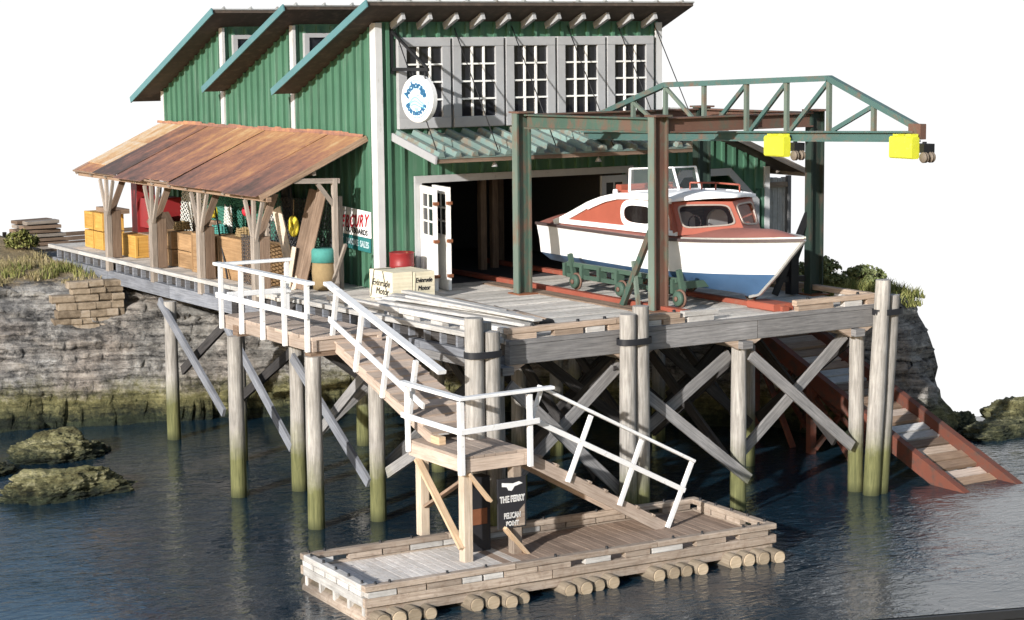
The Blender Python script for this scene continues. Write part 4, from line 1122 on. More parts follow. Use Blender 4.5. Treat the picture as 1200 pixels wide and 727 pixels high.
for (a,b,lab) in (((-1.7,8.75,.05),(-1.75,8.15,2.0),'black oar leaning by the second porch post'),((-1.9,5.6,.05),(-1.6,6.3,1.9),'thin black pole leaning left of the third porch post'),((-2.0,3.7,.05),(-1.7,5.0,1.6),'thin black pole leaning against the big tan crates')):
    mb=MB(); mb.tube(a,b,.025,.02,8); tag(mb.build('pole','black'),lab,'pole','thin poles leaning under the porch')
# wooden bin right of the annex
wb=thing('wooden_bin','tall pale wooden bin standing right of the annex corner','bin',(11.5,.9,0))
mb=MB()
for k in range(6): mb.box(10.95+.16*k,11.10+.16*k,.55,.62,-.3,1.92+.02*(k%2))
mb.box(10.95,11.9,.63,1.6,-.3,1.9); mb.build('boards','palewood',wb)
for x in (10.93,11.84):
    mb=MB(); mb.box(x,x+.1,.44,.545,-.3,1.98); mb.build('corner_post','greywood',wb)
for z in (1.70,.3):
    mb=MB(); mb.box(10.93,11.93,.46,.54,z,z+.13); mb.build('rail','curbwood',wb)

# ------------------------------------------------------------------ LANDING, STAIRS, LOWER PLATFORM
WK=thing('stair_walkway','brown landing, stair flight and lower platform with white railings','stairs',(-3.3,-4.8,W))
LX0,LX1,LY0,LY1,LZ=-4.05,-2.55,-4.85,-.70,-.14
mb=MB(); y=LY0
while y<LY1-.01:
    w=.265; mb.beam((LX0-.01+R.uniform(-.015,.015),y+w/2,LZ-.03),(LX1,y+w/2,LZ-.03),w-.018,.06); y+=.2766
mb.build('landing_planks','walkwood',WK)
for x in (LX0+.05,LX1-.06):
    mb=MB(); mb.beam((x,LY0,LZ-.17),(x,LY1,LZ-.17),.08,.22); mb.build('landing_joist','walkwood',WK)
for y in (LY0+.08,LY1-.06):
    mb=MB(); mb.beam((LX0+.1,y,LZ-.17),(LX1-.11,y,LZ-.17),.08,.215); mb.build('landing_joist','walkwood',WK)
for (x,y) in ((-4.08,-1.32),(-3.98,-4.70)):
    piling(x,y,-.52,.16,(0,0),'piling',WK)
for y in (-1.32,-4.66):
    mb=MB(); mb.beam((-4.06,y,-.41),(-2.6,y,-.41),.24,.22); mb.build('landing_cap','brownwood',WK)
def post(a,b,w=.085,name='rail_post',mat='white',parent=None):
    mb=MB(); mb.beam(a,b,w,w,up=(0,1,0) if abs((V(b)-V(a)).normalized().z)>.7 else (0,0,1),ch=.008,jit=.006); return mb.build(name,mat,parent or WK)
def rail(a,b,w=.13,h=.06,name='hand_rail',parent=None,up=(0,0,1)):
    mb=MB(); mb.beam(a,b,w,h,up=up,ch=.008); return mb.build(name,'white',parent or WK)
xo=LX0-.055
for k in range(5):
    y=-.76-k*1.0; post((xo,y,-.42),(xo,y,.87))
rail((xo-.01,LY1+.12,.905),(xo-.01,-4.98,.905),.16,.065); rail((xo-.05,LY1+.05,.27),(xo-.05,-4.84,.27),.05,.115,'mid_rail')
rail((xo-.06,-.72,.90),(-2.5,-.72,.90),.16,.064); post((-2.60,-.74,-.2),(-2.60,-.74,.87)); rail((-3.98,-.80,.27),(-2.55,-.80,.27),.05,.11,'mid_rail')
# stairs
S0=V((0,-4.62,-.30)); S1=V((0,-8.5,-1.56))
dS=(S1-S0).normalized(); nS=V((0,-dS.z,dS.y)); nS=nS if nS.z>0 else -nS
for x in (-3.50,-2.45):
    mb=MB(); mb.beam((x,S0.y+.2,S0.z+.065-.02),(x,S1.y,S1.z-.02),.07,.20); mb.build('stringer','walkwood',WK)
n=13
for k in range(n):
    p=S0.lerp(S1,(k+.35)/n)+nS*(.085)
    mb=MB(); mb.beam((-3.56,p.y,p.z),(-2.40,p.y,p.z),.315,.04,up=tuple(nS*.72+V((0,0,.28))),jit=.008); mb.build('tread','walkwood',WK)
def sp(t,x,h): 
    q=S0.lerp(S1,t); return V((x,q.y+nS.y*h,q.z+nS.z*h))
for t in (.02,.28,.55,.80):
    a=sp(t,-3.575,-.06); b=V((a.x,a.y-.30,a.z+1.18-.04*t)); post(a,b)
ra=V((-3.585,-4.60,.84)); rb=V((-3.585,-8.95,-.30))
rail(ra,rb,.17,.07); 
qa=sp(0,-3.62,.55); rail((-3.625,-4.72,.17),(-3.625,-8.35,-.98),.045,.11,'mid_rail')
# lower platform on the float
QX0,QX1,QY0,QY1,QZ=-3.72,-2.42,-9.85,-7.95,-1.62
mb=MB(); x=QX0
while x<QX1-.01: mb.beam((x+.108,QY0,QZ-.025),(x+.108,QY1,QZ-.025),.205,.05); x+=.2167
mb.build('platform_planks','walkwood',WK)
for x in (QX0+.035,QX1-.035):
    mb=MB(); mb.beam((x,QY0,QZ-.165),(x,QY1,QZ-.165),.07,.225); mb.build('platform_joist','walkwood',WK)
for y in (QY0+.035,QY1-.035):
    mb=MB(); mb.beam((QX0+.08,y,QZ-.165),(QX1-.08,y,QZ-.165),.07,.224); mb.build('platform_joist','walkwood',WK)
mb=MB(); mb.box(-3.55,-3.42,-8.75,-8.45,QZ+.003,QZ+.14); mb.build('stair_foot_block','newwood',WK)
FZ=-3.46                                   # float deck level
for (x,y,zb) in ((QX0+.10,QY0+.10,FZ),(QX0+.10,QY1-.30,FZ+.16),(QX1-.20,QY0+.12,FZ),(QX1-.2,QY1-.3,FZ+.1)):
    mb=MB(); mb.box(x-.09,x+.09,y-.09,y+.09,zb,QZ-.28,ch=.01); mb.build('leg','tanboard' if x<-3 else 'floatwood',WK)
lx=QX0+.10
for a,b,m in (((lx-.12,QY1-.35,QZ-.30),(lx-.12,QY0+.02,FZ+.25),'newwood'),((lx+.02,QY0+.2,QZ-.45),(lx+.02,QY1-.4,QZ-1.15),'brownwood')):
    mb=MB(); mb.beam(a,b,.05,.13,up=(1,0,0)); mb.build('leg_brace',m,WK)
mb=MB(); mb.beam((lx+.0,QY0-.0,QZ-.30),(lx+.42,QY0-.0,QZ-.82),.05,.15,up=(0,1,0)); mb.build('leg_brace','newwood',WK)
mb=MB(); mb.beam((QX1-.50,QY0+.0,QZ-1.33),(QX1+.02,QY0+.0,QZ-1.92),.05,.17,up=(0,1,0)); mb.build('leg_brace','newwood',WK)
px=QX0-.05
for y,zb in ((-9.88,-.30),(-8.02,-.20)): post((px,y,QZ+zb),(px,y,-.66),.10 if y<-9 else .08)
post((QX1+.02,QY0-.05,QZ-.30),(QX1+.02,QY0-.05,-.66))
rail((px-.01,-7.82,-.60),(px-.01,-9.98,-.60),.15,.06); rail((px-.08,-9.94,-.60),(-1.95,-9.93,-.585),.14,.058)
rail((px-.05,-7.9,-1.17),(px-.05,-9.95,-1.17),.045,.10,'mid_rail'); rail((px-.05,-9.96,-1.17),(-2.25,-9.96,-1.13),.045,.10,'mid_rail')
# second gangway
GW=thing('gangway','brown plank gangway with one white railing sloping down onto the float','gangway',(-.6,-9.4,-2.6))
G0=V((-2.38,-9.25,-1.76)); G1=V((.52,-9.25,-3.40)); dG=(G1-G0).normalized(); nG=V((-dG.z,0,dG.x))
gy0,gy1=-9.72,-8.78
for y in (gy0,gy1):
    mb=MB(); mb.beam((G0.x,y,G0.z-.05),(G1.x+.05,y,G1.z-.05),.06,.22); mb.build('stringer','walkwood',GW)
mb=MB(); n=22
for k in range(n):
    p=G0.lerp(G1,(k+.5)/n)+nG*.05
    mb.beam((p.x,gy0+.04,p.z),(p.x,gy1+.02,p.z),.155,.04,up=tuple(nG),jit=.004)
mb.build('ramp_planks','walkwood',GW)
for k in range(8):
    p=G0.lerp(G1,(k+.7)/8.4)+nG*.085
    mb=MB(); mb.beam((p.x,gy0-.05,p.z),(p.x,gy1,p.z),.06,.05,up=tuple(nG)); mb.build('cleat','floatwood',GW)
gyr=gy0-.06
g=lambda t,h: V((G0.x+(G1.x-G0.x)*t, gyr, G0.z+(G1.z-G0.z)*t))+nG*h
for (xa,za,xb,zb_) in ((-1.56,-2.33,-1.05,-1.20),(-.45,-2.90,.04,-1.76),(.61,-3.45,1.16,-2.30)): post((xa,gyr,za),(xb,gyr,zb_),.075,'rail_post','white',GW)
post((-2.35,gyr-.02,-1.25),(-2.10,gyr-.02,-.62),.07,'rail_post','white',GW)
rail((-2.13,gyr,-.575),(1.20,gyr,-2.28),.13,.055,'hand_rail',GW); rail((-2.34,gyr-.03,-1.11),(.98,gyr-.03,-2.80),.04,.095,'mid_rail',GW)

# poster board under the platform
pb=thing('poster_board','black notice board with white lettering fixed under the lower platform','notice board',(-2.6,-9.8,-2.8))
PBx0,PBx1,pyy=-3.02,-2.46,-9.84
mb=MB(); mb.box(PBx0,PBx1,pyy,pyy+.05,-2.98,-2.10); mb.build('board','poster',pb)
mb=MB(); fr=lambda z,x=0: frame(((PBx0+PBx1)/2+x,pyy-.004,z),(1,0,0),(0,0,1))
letters(mb,'THE FERRY',.155,fr(-2.47),.66,.003,0,.006); mb.build('lettering','signwhite',pb); mb=MB(); letters(mb,'PELICAN',.14,fr(-2.76),.62,.003,0,.004); mb.build('lettering','signwhite',pb); mb=MB(); letters(mb,'POINT',.11,fr(-2.90),.8,.003,0,.004)
mb.build('lettering','signwhite',pb)
mb=MB()
q=lambda pts: mb.poly([(PBx0+.02+x*.5,pyy-.003,-2.4+z*.3) for x,z in pts])
q([(.1,.55),(.3,.5),(.36,.3),(.5,.25),(.62,.5),(.95,.62),(.8,.75),(.55,.68),(.35,.72),(.1,.78)]); mb.build('emblem','signwhite',pb)
mb=MB(); mb.poly([(PBx0+.30,pyy-.003,-2.96),(PBx1-.03,pyy-.003,-2.96),(PBx1-.03,pyy-.003,-2.58),(PBx0+.42,pyy-.003,-2.68)]); mb.build('picture','floatwood',pb)
cb=thing('dark_cabinet','dark cabinet with a faded red panel standing on the float behind the notice board','cabinet',(-3.1,-9.2,FZ))
mb=MB(); mb.box(-3.3,-2.85,-9.3,-9.0,FZ,-2.15,ch=.015); mb.build('body','poster',cb)
mb=MB(); mb.box(-3.22,-2.93,-9.312,-9.302,-2.98,-2.7); mb.build('panel','rust',cb)

# ------------------------------------------------------------------ FLOAT
FL=thing('floating_dock','long plank float with edge rails resting on bundles of logs','floating dock',(-2.1,-9.95,W))
XF=Matrix.Translation((-2.15,-9.93,0))@Matrix.Rotation(math.radians(-2.3),4,'Z')
hx,hy=4.05,1.27
def fm(): return MB(XF)
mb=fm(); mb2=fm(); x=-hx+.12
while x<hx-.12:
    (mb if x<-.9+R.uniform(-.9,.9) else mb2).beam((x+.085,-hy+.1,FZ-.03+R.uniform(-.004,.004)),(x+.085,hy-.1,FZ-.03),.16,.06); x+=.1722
mb.build('pale_deck_planks','floatpale',FL); mb2.build('brown_shaded_deck_planks','floatbrownshade',FL)  # pale left, brown right: weathering plus sun and shade painted into the planks
for s in (-1,1):
    for a,b in ((-hx,-1.3),(-1.28,1.5),(1.52,hx)):
        mb=fm(); mb.beam((a,s*(hy-.06),FZ+.19),(b,s*(hy-.06),FZ+.19),.15,.10,ch=.012,jit=.006); mb.build('bull_rail','floatwood',FL)
    mb=fm(); mb.beam((s*(hx-.07),-hy+.14,FZ+.185),(s*(hx-.07),hy-.14,FZ+.185),.15,.10,ch=.012); mb.build('bull_rail','palewood' if s<0 else 'floatwood',FL)
    x=-hx+.05
    while x<hx-.3:
        w=R.choice((.35,.5,.62)); mb=fm(); mb.beam((x,s*(hy-.055),FZ+.09),(min(x+w,hx-.02),s*(hy-.055),FZ+.09),.13+R.uniform(-.01,.02),.09); mb.build('rail_block',R.choice(['floatwood','floatwood','palewood']),FL); x+=w+R.choice((.03,.05,.3))
    y=-hy+.15
    while y<hy-.3:
        mb=fm(); mb.beam((s*(hx-.06),y,FZ+.09),(s*(hx-.06),y+.42,FZ+.09),.13,.09); mb.build('rail_block','palewood' if s<0 else 'floatwood',FL); y+=.42+R.choice((.05,.35))
    for a,b in ((-hx,-.6),(-.58,hx)):
        mb=fm(); mb.beam((a,s*(hy-.04),FZ-.04),(b,s*(hy-.04),FZ-.04),.10,.15,ch=.01); mb.build('side_board','floatwood',FL)
    mb=fm(); mb.beam((s*(hx-.05),-hy+.1,FZ-.04),(s*(hx-.05),hy-.1,FZ-.04),.10,.15); mb.build('end_board','palewood' if s<0 else 'floatwood',FL)
    mb=fm(); mb.beam((-hx+.05,s*(hy-.12),FZ-.20),(hx-.05,s*(hy-.12),FZ-.20),.16,.16); mb.build('lower_beam','floatwood',FL)
    mb=fm(); mb.tube((s*(hx-.13),-hy+.02,FZ-.37),(s*(hx-.13),hy-.02,FZ-.37),.14,.13,14); mb.build('end_log','floatwood',FL)
    for j in range(5):
        mb=fm(); yy=-hy+.15+j*(2*hy-.3)/4; mb.beam((s*(hx-.08),yy,FZ-.30),(s*(hx-.08),yy,FZ-.12),.09,.10,up=(1,0,0)); mb.build('end_block','palewood' if s<0 else 'floatwood',FL)
    for j,x in enumerate([-3.9,-3.6,-2.6,-1.9,-.5,.6,1.8,2.4,3.3,3.8]):
        xx=x+R.uniform(-.1,.1); mb=fm(); mb.lathe([(0,.05),(.022,.045),(.026,0)],(xx,s*(hy-.06),FZ+.24),8); mb.build('bolt','black',FL)
    for j in range(5):
        mb=fm(); mb.lathe([(0,.05),(.022,.045),(.026,0)],(s*(hx-.07),-hy+.25+j*.5,FZ+.235),8); mb.build('bolt','black',FL)
for gx in (-3.42,-1.70,.05,1.85,3.45):
    for k in range(4):
        x=gx-.42+k*.288+R.uniform(-.012,.012); r0=.127+R.uniform(-.012,.014); LZ_=FZ-.30+R.uniform(-.012,.012)
        mb=fm(); e=-hy-.24+R.uniform(-.08,.06)
        prof=[(0,0),(r0*.86,0),(r0,.03),(r0,2*hy+.1),(r0*.8,2*hy+.15),(0,2*hy+.15)]
        mb.tube((x,e,LZ_),(x+R.uniform(-.03,.03),hy+.15,LZ_),r0,r0*1.05,16); lg=mb.build('log','logwood',FL)
        mb=fm(); mb.tube((x,e-.014,LZ_),(x,e-.001,LZ_),r0*.84,r0*.90,16); ce=mb.build('cut_end','logend',lg)

# ------------------------------------------------------------------ LAUNCHING RAMP
LR=thing('launch_ramp','launching ramp of red oxide side rails and pale cross ties running into the water','launching ramp',(9,-5,-2.6))
for x in (8.38,9.88):
    mb=MB(); mb.beam((x,.2,ramp_z(.2)+.02),(x,-10.5,ramp_z(-10.5)+.02),.17,.36); mb.build('side_rail','redramp',LR)
k=0; y=-.1
while y>-9.9:
    mb=MB(); h_=R.choice((0,0,.035)); mb.beam((8.44,y,ramp_z(y)-.07+h_),(9.82,y+R.uniform(-.03,.03),ramp_z(y)-.07+h_),.245,.08,up=(0,-.37,.93),jit=.012); mb.build('cross_tie',['palewood','brownlight','walkwood','brownlight','curbwood','brownwood'][(k*5+k//4)%6],LR); y-=.29; k+=1
for x in (8.75,9.5):
    mb=MB(); mb.beam((x,0,ramp_z(0)-.17),(x,-10.2,ramp_z(-10.2)-.17),.14,.09); mb.build('bearer','brownwood',LR)
for y in (-2.6,-4.6):
    for x in (8.38,9.88):
        mb=MB(); mb.beam((x,y,W-.5),(x,y,ramp_z(y)-.15),.16,.16,up=(1,0,0)); mb.build('trestle_post','redramp',LR)
    for s in (0,1):
        mb=MB(); mb.beam((8.4 if s else 9.86,y-.1,ramp_z(y)-.25),(9.86 if s else 8.4,y-.1,W+.1),.06,.14,up=(0,1,0)); mb.build('trestle_brace','redramp',LR)
    mb=MB(); mb.beam((8.45,y+.1,ramp_z(y)-.3),(8.45,y-1.3,W),.06,.14,up=(1,0,0)); mb.build('trestle_brace','redramp',LR)

# ------------------------------------------------------------------ BOAT CRANE
CR=thing('boat_crane','rusty green steel gantry with a long overhanging truss above the boat','crane',(4.9,-4.5,0))
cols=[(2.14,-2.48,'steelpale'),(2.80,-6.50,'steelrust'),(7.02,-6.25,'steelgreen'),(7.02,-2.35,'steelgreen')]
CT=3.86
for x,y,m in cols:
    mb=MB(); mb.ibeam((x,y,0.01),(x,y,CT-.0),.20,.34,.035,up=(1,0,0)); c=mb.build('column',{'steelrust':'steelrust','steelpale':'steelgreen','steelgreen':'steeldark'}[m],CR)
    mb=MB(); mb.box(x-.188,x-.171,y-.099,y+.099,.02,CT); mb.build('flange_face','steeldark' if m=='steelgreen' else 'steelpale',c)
    mb=MB(); mb.box(x-.24,x+.24,y-.24,y+.24,.002,.03); mb.build('base_plate','rust',c)
    mb=MB(); mb.box(x-.20,x+.20,y-.20,y+.20,CT+.001,CT+.04); mb.build('top_plate','steelrust',c)
def cbeam(a,b,m,w=.22,h=.30):
    mb=MB(); mb.ibeam(a,b,w,h,.03); return mb.build('top_beam',m,CR)
cbeam((2.18,-2.66,3.69),(2.76,-6.34,3.69),'steelgreen'); cbeam((2.98,-6.46,3.69),(6.85,-6.27,3.69),'steelrust'); cbeam((7.02,-6.05,3.69),(7.02,-2.54,3.69),'steelrust'); cbeam((2.34,-2.47,3.69),(6.83,-2.36,3.69),'steelrust')
def stay(a,b,m='steelgreen',w=.09,h=.12):
    mb=MB(); mb.beam(a,b,w,h); mb.build('column_brace',m,CR)
stay((2.66,-5.45,.03),(2.78,-6.40,1.80)); stay((2.70,-5.95,.03),(2.72,-5.75,.95),'steelpale',.07,.08)
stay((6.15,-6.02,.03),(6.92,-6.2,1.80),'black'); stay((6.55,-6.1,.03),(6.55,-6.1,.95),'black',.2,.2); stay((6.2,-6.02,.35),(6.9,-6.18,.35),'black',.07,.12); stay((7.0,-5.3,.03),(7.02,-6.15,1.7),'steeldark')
# truss: bottom chord, arched top chord, webs
TX=4.9
zb=lambda y: 3.10-.0285*y*1.0+.0+ (0 if y>-20 else 0)
def zbot(y): return 3.22+ (-y-.6)*.030    # top of bottom chord
mb=MB(); mb.ibeam((TX,-.75,zbot(-.75)+.02),(TX,-11.55,zbot(-11.55)+.02),.20,.20,.03); mb.build('bottom_chord','steelteal',CR)
top=[(-1.25,3.70),(-3.86,4.42),(-9.14,4.60),(-11.55,3.74)]
def ztop(y):
    return lerp_tab([(-t[0],t[1]) for t in top],-y)
for (a,za),(b,z2) in zip(top,top[1:]):
    mb=MB(); mb.beam((TX,a,za),(TX,b,z2),.12,.11); mb.build('top_chord','steelteal',CR)
mb=MB(); mb.box(TX-.07,TX+.07,-1.45,-1.05,3.38,3.80); mb.build('gusset','steelgreen',CR)
mb=MB(); mb.box(TX-.07,TX+.07,-11.72,-11.4,3.52,3.80); mb.build('gusset','steelrust',CR)
vy=[-2.67,-3.86,-5.21,-6.62,-7.88,-9.14,-10.4]
for y in vy:
    mb=MB(); mb.beam((TX,y,zbot(y)+.1),(TX,y,ztop(y)-.03),.075,.09,up=(0,1,0)); mb.build('web_post','steelpale',CR)
for a,b in ((-1.4,-2.67),(-2.67,-3.86)):
    mb=MB(); mb.beam((TX,a,ztop(a)-.06),(TX,b,zbot(b)+.13),.06,.075); mb.build('web_brace','steelpale',CR)
for a,b in ((-3.86,-5.21),):
    mb=MB(); mb.beam((TX,a,ztop(a)-.05),(TX,b,zbot(b)+.13),.06,.075); mb.build('web_brace','steelpale',CR)
for a,b in ((-5.4,-6.62),(-6.75,-7.88),(-8.0,-9.14),(-9.25,-10.4)):
    mb=MB(); mb.beam((TX,a,zbot(a)+.13),(TX,b,ztop(b)-.05),.06,.08); mb.build('web_brace','steelteal',CR)
# hoists
for y,lab in ((-7.85,'yellow hoist at the middle of the crane truss, above the boat bow'),(-11.45,'yellow hoist at the outer tip of the crane truss')):
    z=zbot(y)-.10; t=thing('hoist',lab,'hoist',(TX,y,z),'yellow hoists on the crane truss')
    mb=MB(); mb.box(TX-.30,TX-.12,y-.30,y+.30,z-.27,z+.13,ch=.03); mb.box(TX-.30,TX-.12,y-.27,y-.13,z+.13,z+.18); mb.box(TX-.30,TX-.12,y+.08,y+.2,z+.13,z+.17); mb.build('housing','yellow',t)
    mb=MB(); mb.box(TX-.12,TX+.14,y-.42,y-.12,z-.16,z+.0); mb.tube((TX-.05,y-.36,z-.2),(TX-.05,y-.36,z+.04),.04,n=8); mb.build('motor','black',t)
    for s in (-.1,.06):
        mb=MB(); mb.lathe([(0,0),(.09,0),(.10,.015),(.08,.03),(.08,.05),(.10,.065),(.09,.08),(0,.08)],(TX+s-.05,y-.42,z-.24),18,axis='X'); mb.build('pulley','pulley',t)

# ------------------------------------------------------------------ TROLLEY
TR=thing('boat_trolley','green steel trolley on rusty wheels carrying the cabin cruiser','trolley',(3.9,-4.6,.1))
for x in (3.10,4.72):
    mb=MB(); 
    mb.beam((x,-2.75,.62),(x,-6.75,.62),.09,.09); mb.beam((x,-2.75,.38),(x,-6.75,.38),.09,.09)
    y=-2.75
    while y>-6.8: mb.beam((x,y,.36),(x,y,.64),.20,.088,up=(0,1,0)); y-=.65
    mb.build('side_frame','wheelgreen',TR)
for y in (-2.9,-4.4,-5.9,-6.6):
    mb=MB(); mb.beam((3.15,y,.50),(4.7,y,.50),.12,.14); mb.build('cross_member','wheelgreen',TR)
for x,s in ((2.95,-1),(4.80,1)):
    for y in (-3.25,-4.95,-6.95):
        mb=MB(); c=(x-.05 if s<0 else x-.05,y,.285)
        mb.lathe([(0,.0),(.13,.0),(.15,.02),(.15,.10),(0,.10)],c,22,axis='X'); w=mb.build('wheel','wheelgreen',TR)
        mb=MB(); fx=c[0]+(.085 if s<0 else -.005); mb.lathe([(.145,0),(.185,0),(.185,.04),(.145,.04)],(fx,c[1],c[2]),22,axis='X'); mb.build('rim','wheelred',w)
        mb=MB(); mb.lathe([(0,0),(.05,0),(.055,.03),(0,.035)],(c[0]-.03,c[1],c[2]),12,axis='X'); mb.build('hub','wheelred',w)
for x in (3.1,4.72):
    for y in (-3.0,-6.9):
        mb=MB(); mb.beam((x,y,.4),(x-.1 if x<4 else x+.1,y,.85),.09,.09,up=(0,1,0)); mb.build('stanchion','wheelgreen',TR)
for y in (-3.0,-6.6):
    mb=MB(); mb.beam((4.3,y,.44),(4.6,y,.44),.3,.06); mb.build('keel_block','brownwood',TR)

# ------------------------------------------------------------------ CABIN CRUISER
BX=4.45
BO=thing('cabin_cruiser','white cabin cruiser with blue bottom and red brown cabin under the crane','boat',(BX,-5,.3))
YS=-1.15
def lev(t,B,yb,zs,zm,zb_,p=2.3,t0=.42,tr=.93):
    y=YS+(yb-YS)*t
    if t<t0: k=tr+(1-tr)*math.sin(math.pi/2*t/t0)
    else: k=max(0,1-((t-t0)/(1-t0))**p)
    z=zs+(zm-zs)*min(1,t/.5) if t<.5 else zm+(zb_-zm)*((t-.5)/.5)**1.6
    return y,B*k,z
L=[(0.0,-7.30,.47,.40,.25,2,.4),(.80,-7.62,.53,.45,.33,2.6,.5),(1.08,-8.16,.72,.70,.77,2.5,.5),(1.12,-8.55,1.02,1.00,1.14,2.5,.48),(1.20,-8.98,1.37,1.36,1.52,2.7,.45)]
NT=40
def hull_rows(levels):
    rows=[]
    for i in range(NT+1):
        t=(i/NT)**.85; t=1-(1-t)**1.25
        left=[];right=[]
        for (B,yb,zs,zm,zb_,p,t0) in levels:
            y,k,z=lev(t,B,yb,zs,zm,zb_,p,t0); left.append(V((BX-k,y,z))); right.append(V((BX+k,y,z)))
        rows.append((left,right))
    return rows
mb=MB(); rw=hull_rows(L[2:])
mb.grid([r[0] for r in rw]); mb.grid([r[1] for r in rw])
st=rw[0]; mb.poly(st[0]+st[1][::-1]); mb.build('hull','hull',BO)
mb=MB(); rw2=hull_rows(L[:3]); mb.grid([r[0] for r in rw2]); mb.grid([r[1] for r in rw2]); st=rw2[0]; mb.poly(st[0]+st[1][::-1]); mb.build('bottom','bluehull',BO)
gun=[r[0][-1] for r in rw]; gunR=[r[1][-1] for r in rw]
mb=MB()
for gl in (gun,gunR):
    for a,b in zip(gl,gl[1:]): mb.beam(a+V((0,0,.0)),b+V((0,0,.0)),.07,.055,r=.5)
mb.beam(gun[0],gunR[0],.06,.055); mb.build('rub_rail','darktrim',BO)
mb=MB()
for gl in (gun,gunR):
    for a,b in list(zip(gl,gl[1:]))[int(NT*.55):]: mb.beam(a+V((0,0,.045)),b+V((0,0,.045)),.06,.03,r=.5)
mb.build('toe_rail','chrome',BO)
# decks: crowned
mb=MB(); P=[]
for a,b in zip(gun,gunR):
    row=[]
    for j in range(9):
        s=j/8; row.append(a.lerp(b,s)+V((0,0,.0+.20*math.sin(math.pi*s)*min(1,(a-b).length/1.3))))
    P.append(row)
mb.grid(P); mb.build('foredeck','foredeck',BO)
# stem band
mb=MB(); sp_=[V((BX,yb-.015,zb_)) for (B,yb,zs,zm,zb_,p,t0) in L]; 
for a,b in zip(sp_,sp_[1:]): mb.beam(a,b,.05,.05,up=(1,0,0))
mb.build('stem_band','chrome',BO)
# cabin
CXL,CXR=BX-1.0,BX+1.0
def side_prof():
    pts=[(-1.75,1.40),(-2.1,1.50),(-2.6,1.68),(-3.1,1.87),(-3.6,2.01),(-4.2,2.12),(-4.9,2.16),(-5.5,2.16),(-6.05,2.13)]
    return pts
prof=side_prof()
def ty(z): return 0
mb=MB()
base=[(-6.28,1.44)]
for s,x in ((-1,CXL),(1,CXR)):
    pts=[(x,y,z) for y,z in prof]+[(x,-6.30,1.46)]+[(x,-1.75,1.36)]
    mb.poly(pts,thick=.04,nrm=(-s,0,0))
# front facets, raked
fl_b=V((CXL,-6.30,1.46));fc_b=V((BX+.12,-6.98,1.56));fr_b=V((CXR,-6.42,1.46)); fl_t=V((CXL,-6.02,2.13));fc_t=V((BX+.05,-6.68,2.12));fr_t=V((CXR,-6.12,2.13))
def rrect(u0,u1,v0,v1,n,rnd):
    pts=[]
    for i in range(n):
        t=2*math.pi*i/n; ca,sa=math.cos(t),math.sin(t)
        pts.append((u0+(u1-u0)*(.5+.5*math.copysign(abs(ca)**rnd,ca)),v0+(v1-v0)*(.5+.5*math.copysign(abs(sa)**rnd,sa))))
    return pts
def facet(a,b,c,d,u0,u1,v0,v1,out):
    n=48; f=lambda u,v: a.lerp(b,u).lerp(d.lerp(c,u),v)
    pts=rrect(u0,u1,v0,v1,n,.35); cu,cv=(u0+u1)/2,(v0+v1)/2; edge=[]
    for u,v in pts:
        du,dv=u-cu,v-cv
        t=min([(1-cu)/du if du>1e-6 else 9e9,(-cu)/du if du<-1e-6 else 9e9,(1-cv)/dv if dv>1e-6 else 9e9,(-cv)/dv if dv<-1e-6 else 9e9])
        edge.append([cu+du*t,cv+dv*t])
    for q in ((0,0),(1,0),(1,1),(0,1)):
        k=min(range(n),key=lambda i:(edge[i][0]-q[0])**2+(edge[i][1]-q[1])**2); edge[k]=list(q)
    inn=[f(u,v) for u,v in pts]; ed=[f(u,v) for u,v in edge]
    mb.grid([ed,inn,[p-out*.05 for p in inn]],True,False,r=.5)
    L_=(b-a).length; H_=(d-a).length
    gu,gv=1+.032/((u1-u0)*L_/2),1+.032/((v1-v0)*H_/2)
    rim=[f(cu+(u-cu)*gu,cv+(v-cv)*gv) for u,v in pts]
    return [p-out*.02 for p in inn],inn,rim,out
oL=(fc_b-fl_b).cross(fl_t-fl_b).normalized(); oL=-oL if oL.y>0 else oL
oR=(fr_b-fc_b).cross(fc_t-fc_b).normalized(); oR=-oR if oR.y>0 else oR
wins=[facet(fl_b,fc_b,fc_t,fl_t,.10,.90,.22,.86,oL),facet(fc_b,fr_b,fr_t,fc_t,.10,.88,.22,.84,oR)]
cab=mb.build('cabin','cabinred',BO)
def tinted():
    m,n,l,b=nt('tinted_boat_glass'); b.inputs['Base Color'].default_value=(.012,.012,.013,1); b.inputs['Alpha'].default_value=.38; b.inputs['Roughness'].default_value=.05; b.inputs['Specular IOR Level'].default_value=.5
    return m
M['tinted']=tinted()
for pane,inn,rim,out in wins:
    mb=MB(); mb.grid([[p-out*.02 for p in inn],[p+out*.022 for p in inn],[p+out*.022 for p in rim],[p-out*.004 for p in rim]],True,False,r=.5); w=mb.build('front_window','chromewin',BO,recalc=False)
    mb=MB(); mb.poly(pane); mb.build('pane','tinted',w,recalc=False)
# inside of the wheelhouse
mb=MB(); mb.box(CXL+.05,CXR-.05,-6.2,-4.5,1.30,1.34); mb.box(CXL+.05,CXR-.05,-4.55,-4.5,1.34,2.1); mb.build('wheelhouse_lining','brownwood',BO)
for x in (BX-.42,BX+.42):
    mb=MB(); pr_=[(x+.24*math.cos(math.pi*q/10),1.62+.26*math.sin(math.pi*q/10)**.8) for q in range(11)]
    mb.poly([(px_,-5.75,pz_) for px_,pz_ in pr_]+[(x-.24,-5.75,1.35),(x+.24,-5.75,1.35)],thick=.1,nrm=(0,1,0)); mb.build('helm_seat','trim',BO)
mb=MB(); mb.path([V((BX-.42+.16*math.cos(a*.4488),-6.05,1.66+.16*math.sin(a*.4488))) for a in range(15)],.014); mb.build('inner_wheel','darktrim',BO)
